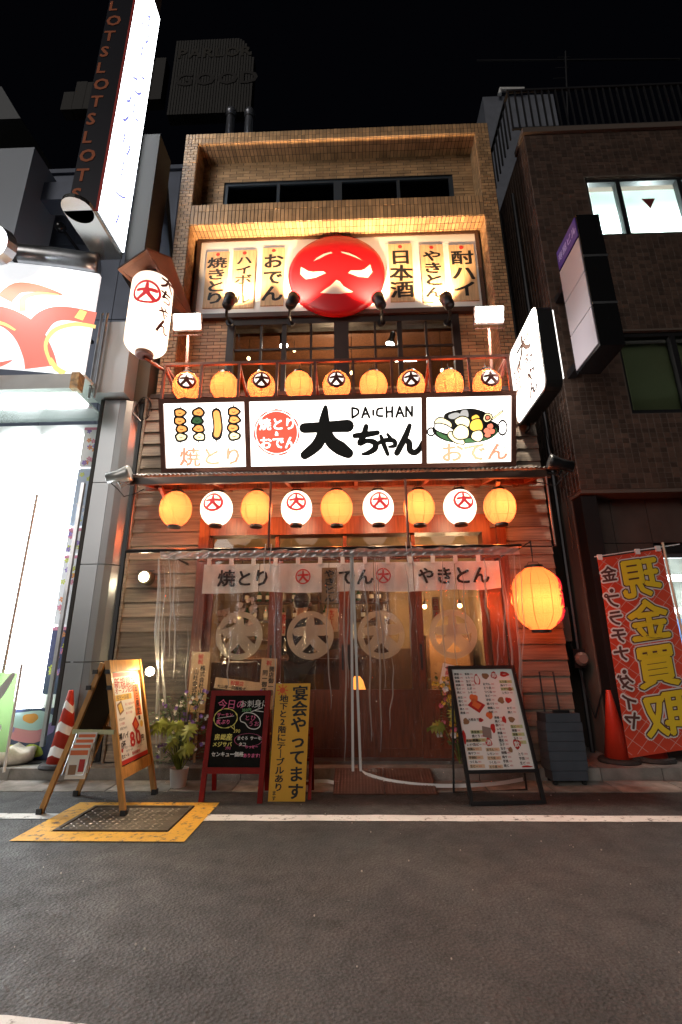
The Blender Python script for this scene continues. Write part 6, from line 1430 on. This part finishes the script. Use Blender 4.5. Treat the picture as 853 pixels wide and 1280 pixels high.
def owin(x0, x1, z0, z1, muls, lit, lbl):
    w = MB(); f_ = .05
    for a in ((x0, x1, z0, z0 + f_), (x0, x1, z1 - f_, z1), (x0, x0 + f_, z0 + f_, z1 - f_), (x1 - f_, x1, z0 + f_, z1 - f_)): w.box(a[0], a[1], .04, .12, a[2], a[3])
    for m_ in muls: w.box(m_ - .035, m_ + .035, .03, .12, z0 + f_, z1 - f_)
    win = w.build('window', M_dark, off, label=lbl)
    xs = [x0 + f_] + list(muls) + [x1 - f_]
    for a, b in zip(xs, xs[1:]): MB().box(a + .03, b - .03, .06, .065, z0 + f_, z1 - f_).build('pane', glass('office_glass', (.9, .93, .92), .03, .02), win)
    bl = MB(); z = z0 + f_
    while z < z1 - f_:
        bl.add([(x0 + f_, .223, z), (x1 - f_, .223, z), (x1 - f_, .20, z + .032), (x0 + f_, .20, z + .032)], [(0, 1, 2, 3)]); z += .036
    bl.build('blind', cloth_mat('lit_blind_slat', (.80, .88, .86), .55) if lit else cloth_mat('dark_blind_slat', (.20, .22, .12), .3), win, kind='stuff')
    return win
w1 = owin(3.60, 6.8, 7.08, 8.18, (4.10, 5.02, 5.95), True, 'lit upper window with white blinds'); w2 = owin(3.60, 6.8, 4.19, 5.40, (4.36, 5.2, 6.0), False, 'unlit lower window with drawn blinds')
MB().box(3.6, 6.8, 1.2, 1.25, 6.4, 8.6).build('room_back_wall', M_white, off); MB().box(3.6, 6.8, .3, 1.2, 8.55, 8.6).build('room_ceiling', M_white, off)
E_tube = emis('cool_tube', (.85, 1.0, .97), 16)
for i, (x, y) in enumerate(((3.95, .7), (4.9, .8), (5.9, .8))): MB().box(x - .38, x + .38, y, y + .12, 8.44, 8.52).build('ceiling_tube', E_tube, off); 
for x in (3.85, 4.95):
    L = bpy.data.lights.new('office_tube_light', 'POINT'); L.energy = 90; L.color = (.88, 1, .97); L.shadow_soft_size = .1; lo = bpy.data.objects.new('office_tube_light', L); COL.objects.link(lo); lo.location = (x, .55, 7.5)
tr_ = MB(); q = at(812, 254, .03); fr = front(q.x, .03, q.z); tr_.ngon(fr, [(-.10, .09), (0, -.10), (.10, .09)], .0, 0, th=.004); tr_.build('red_triangle', pbr('dark_red_triangle', (.14, .02, .02), .6), off)
MB().box(3.6, 6.8, .5, .52, 4.1, 5.5).build('dark_room_back', M_black, off)
MB().box(ox - .03, 9, -.05, .35, 9.12, 9.22).build('parapet_cap', M_bcore, off)
# roof railing
rr_ = thing('roof_railing', 'dark roof railing with many thin uprights on top of the office building', 'railing', (5, .1, 9.22)); M_bar = pbr('galvanised_bar', (.025, .025, .028), .5, .5)
me_b = None; x = 2.64
for i in range(46):
    if me_b is None: o = MB().box(-.012, .012, -.012, .012, 0, .86).build('baluster', M_bar, rr_); me_b = o.data
    else: o = put('baluster', me_b, rr_)
    o.location = (2.64 + i * .11, .0, 9.24)
for i in range(14): o = put('baluster', me_b, rr_); o.location = (2.64, .15 + i * .14, 9.24)
MB().beam((2.62, 0, 10.12), (8, 0, 10.12), .04).build('top_rail', M_bar, rr_); MB().beam((2.64, .0, 10.12), (2.64, 2.2, 10.12), .04).build('top_rail', M_bar, rr_); MB().beam((2.62, 0, 9.27), (8, 0, 9.27), .03).build('bottom_rail', M_bar, rr_)
an = thing('roof_antenna', 'thin leaning antenna mast above the office roof railing', 'antenna', (3.3, .5, 10)); a0_ = at(699, 108, .6); a1_ = at(707, 64, .6); MB().tube([a0_ - Vector((0, 0, 1.2)), a1_], .015, 6).build('mast', M_bar, an)
for q in (.2, .5, .8): c_ = a0_.lerp(a1_, q); MB().tube([c_ - Vector((.12, 0, -.03)), c_ + Vector((.12, 0, .03))], .008, 5).build('element', M_bar, an)
MB().beam(at(596, 76, 2.0), at(850, 74, 2.0), .03).build('far_cable', M_bar); tag(bpy.data.objects['far_cable'], 'faint horizontal cable crossing the night sky over the office roof', 'cable')
rb_ = thing('rear_white_building', 'dim grey blank wall rising in the gap behind the tiled tower', 'building', (2.6, 2.6, .12)); q0 = at(590, 118, 2.6); q1 = at(664, 112, 2.6)
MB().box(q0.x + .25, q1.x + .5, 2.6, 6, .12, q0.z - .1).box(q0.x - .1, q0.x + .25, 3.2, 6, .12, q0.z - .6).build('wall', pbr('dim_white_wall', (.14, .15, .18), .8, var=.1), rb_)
MB().tube([at(625, 118, 2.5), at(625, 112, 2.5), at(655, 112, 2.5)], .05, 8).build('roof_pipe', M_white, rb_)
# building name sign, unlit white panels
ns = thing('office_name_sign', 'unlit projecting sign with purple name plate and three white panels on the office corner', 'sign', (2.9, -.7, 4.5))
nx0, nx1, ny0, ny1, nz0, nz1 = 2.76, 3.04, -1.0, -.42, 4.50, 6.36
MB().box(nx0, nx1, ny0, ny1, nz0, nz1).build('sign_casing', pbr('black_mirror_casing', (.02, .02, .022), .15, .5), ns)
nf2 = lambda a, b, c=0.0: Vector((nx0 - .002 - c, ny1 - a, nz0 + b)); wN = ny1 - ny0
M_np = pbr('unlit_sign_panel', (.42, .38, .42), .4)
for i in range(3): mb = MB(); mb.fbox(nf2, .02, wN - .02, .04 + i * .50, .04 + i * .50 + .485, -.002, .008); mb.build('white_panel', M_np, ns)
mb = MB(); mb.fbox(nf2, .02, wN - .02, 1.56, 1.84, -.002, .008); pn = mb.build('purple_panel', pbr('purple_panel', (.05, .03, .28), .4), ns); k = MB(); text(k, nf2, "寿屋ビル", .05, 1.70, .125, .010, 0); k.build('lettering', pbr('name_letter', (.45, .45, .8), .5), pn)
for z in (5.05, 5.72): MB().box(nx0 - .0, nx1 + .006, ny0 - .006, ny0, z, z + .03).build('steel_band', M_steel, ns)
MB().box(2.85, 2.95, ny1, .0, 5.9, 6.0).build('bracket', M_dark, ns); MB().box(2.85, 2.95, ny1, .0, 4.7, 4.8).build('bracket', M_dark, ns)
# banner seen from behind: mirrored characters
bn = thing('buyback_banner', 'red banner with big yellow characters seen reversed, on a white pole at the right edge', 'banner', (3.0, -.35, .2))
bx0, bx1, bz0, bz1 = 2.67, 3.40, .22, 2.22
by_ = lambda a, b: -.35 + .012 * math.sin(4 * (a - bx0) + 2 * b)
mb = MB(); n, m_ = 14, 26; V = []
for j in range(m_ + 1):
    for i in range(n + 1): a, b = bx0 + (bx1 - bx0) * i / n, bz1 + (bz0 - bz1) * j / m_; V.append((a, by_(a, b), b + .10 * (i / n)))
mb.add(V, [(j * (n + 1) + i, (j + 1) * (n + 1) + i, (j + 1) * (n + 1) + i + 1, j * (n + 1) + i + 1) for j in range(m_) for i in range(n)]); M_bred = cloth_mat('red_banner_cloth', (.80, .10, .055), .35); cl_ = mb.build('cloth', M_bred, bn, smooth=True)
bmap = lambda a, b, c=0.0: Vector((bx1 - a, by_(bx1 - a, b) - c, b + .10 * (bx1 - a - bx0) / (bx1 - bx0)))
k = MB()
for i in range(-12, 14):
    for sg in (1, -1):
        P = []
        for q in range(41):
            a = (bx1 - bx0) * q / 40; b = bz0 + .15 * i + sg * a * .9 + (.6 if sg < 0 else 0)
            if bz0 + .01 < b < bz1 - .01: P.append((a, b))
        if len(P) > 2: 
            V = []
            for a, b in P: V += [bmap(a, b - .003, .003), bmap(a, b + .003, .003)]
            k.add(V, [(2 * j, 2 * j + 1, 2 * j + 3, 2 * j + 2) for j in range(len(P) - 1)], 3)
def otext(s, x, y, size, layers, sx=1.0):        # lettering with thick outlines: spread copies stacked underneath
    py = y; load_glyphs(s)
    for ch in s:
        vs, fs = GL[ch, False]; lift = .004
        for spread, m__ in layers:
            nn = 12 if spread > .03 else 4
            for q in range(nn):
                dx, dy = spread * math.cos(2 * math.pi * q / nn), spread * math.sin(2 * math.pi * q / nn)
                k.add([bmap(x + (u + dx - .5) * size * sx, py - size / 2 + (v + dy - .38) * size, lift) for u, v, w in vs], fs, m__); lift += .0002
            lift += .0004
        py -= size * (1.04 if ch != '・' else .6)
otext("現金買取", .30, bz1 - .05, .44, [(.085, 1), (.055, 2), (.03, 0), (.0, 0)], sx=1.0)
otext("金・プラチナ・ダイヤ", .635, bz1 - .10, .175, [(.12, 1), (.03, 2)], sx=1.0)
k.build('printed_lettering', [pbr('banner_yellow', (.80, .62, .03), .6), pbr('banner_white', (.72, .70, .68), .6), pbr('banner_brown', (.09, .035, .03), .6), pbr('banner_pink_line', (.72, .42, .36), .6)], cl_)
pA, pB = Vector((bx1 + .02, -.35, bz1 + .13)), Vector((bx1 + .05, -.35, .12)); MB().tube([pB, pA + Vector((0, 0, .04))], .013, 8).build('pole', pbr('cream_pole', (.66, .58, .42), .4), bn); MB().tube([(bx0 - .02, -.35, bz1 + .02), (bx1 + .2, -.35, bz1 + .15)], .006, 6).build('cross_rod', M_white, bn)
for a in (.03, .45, .68): MB().box(bx0 + a - .02, bx0 + a + .03, -.362, -.338, bz1 - .02 + .1 * a / .73, bz1 + .04 + .1 * a / .73).build('tab', M_white, bn)
# shop window behind the banner
sv = thing('buyback_shop_window', 'shop window with cool tube light behind the red banner at the right edge', 'window', (4.2, .4, .7))
MB().box(3.3, 9, 1.4, 1.45, .5, 2.6).build('window_back', pbr('shop_back_wall', (.35, .36, .33), .8, var=.4, scale=3), sv); MB().box(3.72, 9, .32, .36, 2.34, 2.40).box(3.72, 9, .32, .36, .70, .76).box(3.70, 3.74, .32, .36, .76, 2.34).build('frame', M_steel, sv); MB().box(3.74, 9, .335, .34, .76, 2.34).build('pane', M_pane, sv)
for z, x0 in ((2.13, 3.55), (1.70, 3.75)): MB().box(x0, 6.5, .8, .88, z, z + .07).build('tube_lamp', emis('shop_tube', (.85, .95, 1), 12), sv)
for i, c_ in enumerate(((.6, .5, .1), (.15, .25, .5), (.5, .1, .08), (.2, .4, .2))): MB().box(3.9 + i * .45, 4.25 + i * .45, 1.2, 1.22, 1.0 + .1 * (i % 2), 1.55 + .1 * (i % 2)).build('goods_card', pbr('goods_colour_%s' % 'abcd'[i], c_, .6), sv)
mc = thing('meter_cabinet', 'grey steel meter cabinet with white pipe in the alley behind the banner', 'cabinet', (3.0, .1, 1)); MB().box(2.93, 3.13, .10, .255, 1.05, 1.90).build('cabinet_body', pbr('cabinet_grey', (.30, .31, .33), .5), mc); MB().box(2.93, 3.13, .094, .0995, 1.46, 1.47).build('door_gap', M_black, mc); MB().tube([(2.86, .12, .9), (2.86, .12, 2.0)], .014, 6).build('pipe', M_white, mc)
# things in the gap between the buildings
gp_ = thing('alley_pipes', 'dark downpipes and hanging cables in the narrow gap between the buildings', 'pipe', (2.6, .8, .12))
for x, y, r_ in ((2.45, .6, .04), (2.60, .9, .05), (2.70, .5, .03)): MB().tube([(x, y, .12), (x, y, 8.5)], r_, 8).build('downpipe', M_dark, gp_)
MB().tube([(2.5, .4, 2.3), (2.56, .38, 1.4), (2.66, .36, .8), (2.72, .36, .5), (2.86, .2, 1.0)], .01, 5).build('cable', M_dark, gp_); MB().box(2.44, 2.56, .30, .45, 1.35, 1.75).build('meter_box', pbr('old_meter', (.14, .10, .08), .6), gp_)

bz = thing('gas_meter', 'small round dull gas meter low in the alley gap', 'meter', (2.6, .3, .9)); MB().lathe([(.07, 0), (.08, .05), (.05, .09)], (2.62, .3, 1.15), 14, ax=(0, -1, 0)).build('dial', pbr('meter_dial', (.18, .14, .12), .5), bz); MB().box(2.55, 2.69, .3, .4, 1.05, 1.26).build('meter_body', M_dark, bz)
# loose cable coil hanging at the top left of the siding
cc_ = thing('cable_coil', 'black coil of cable hanging on the corner above the left siding', 'cable', (-2.9, .0, 4.3)); P = []
pc_ = at(180, 512, -.02)
for i in range(64): a = i * .42; P.append(pc_ + Vector((.10 * math.cos(a) + .01 * math.sin(i), -.03 * math.sin(i * .7), .17 * math.sin(a) + .01 * math.cos(i * 1.3))))
MB().tube(P, .007, 5).build('coil', M_foot, cc_); MB().tube([pc_ + Vector((-.1, -.04, .1)), pc_ + Vector((-.13, -.04, -.05)), pc_ + Vector((0, -.04, -.19))], .006, 5).build('pale_loop', M_white, cc_)
# litter and chips on the asphalt
r = random.Random(77); lt = MB()
for i in range(60):
    x, y = r.uniform(-2.5, 2.5), r.uniform(-3.3, -.7); s_ = r.uniform(.002, .006); lt.sphere((x, y, .004), s_, 5)
lt.build('grit', pbr('pale_grit', (.4, .37, .33), .9), None, kind='stuff')
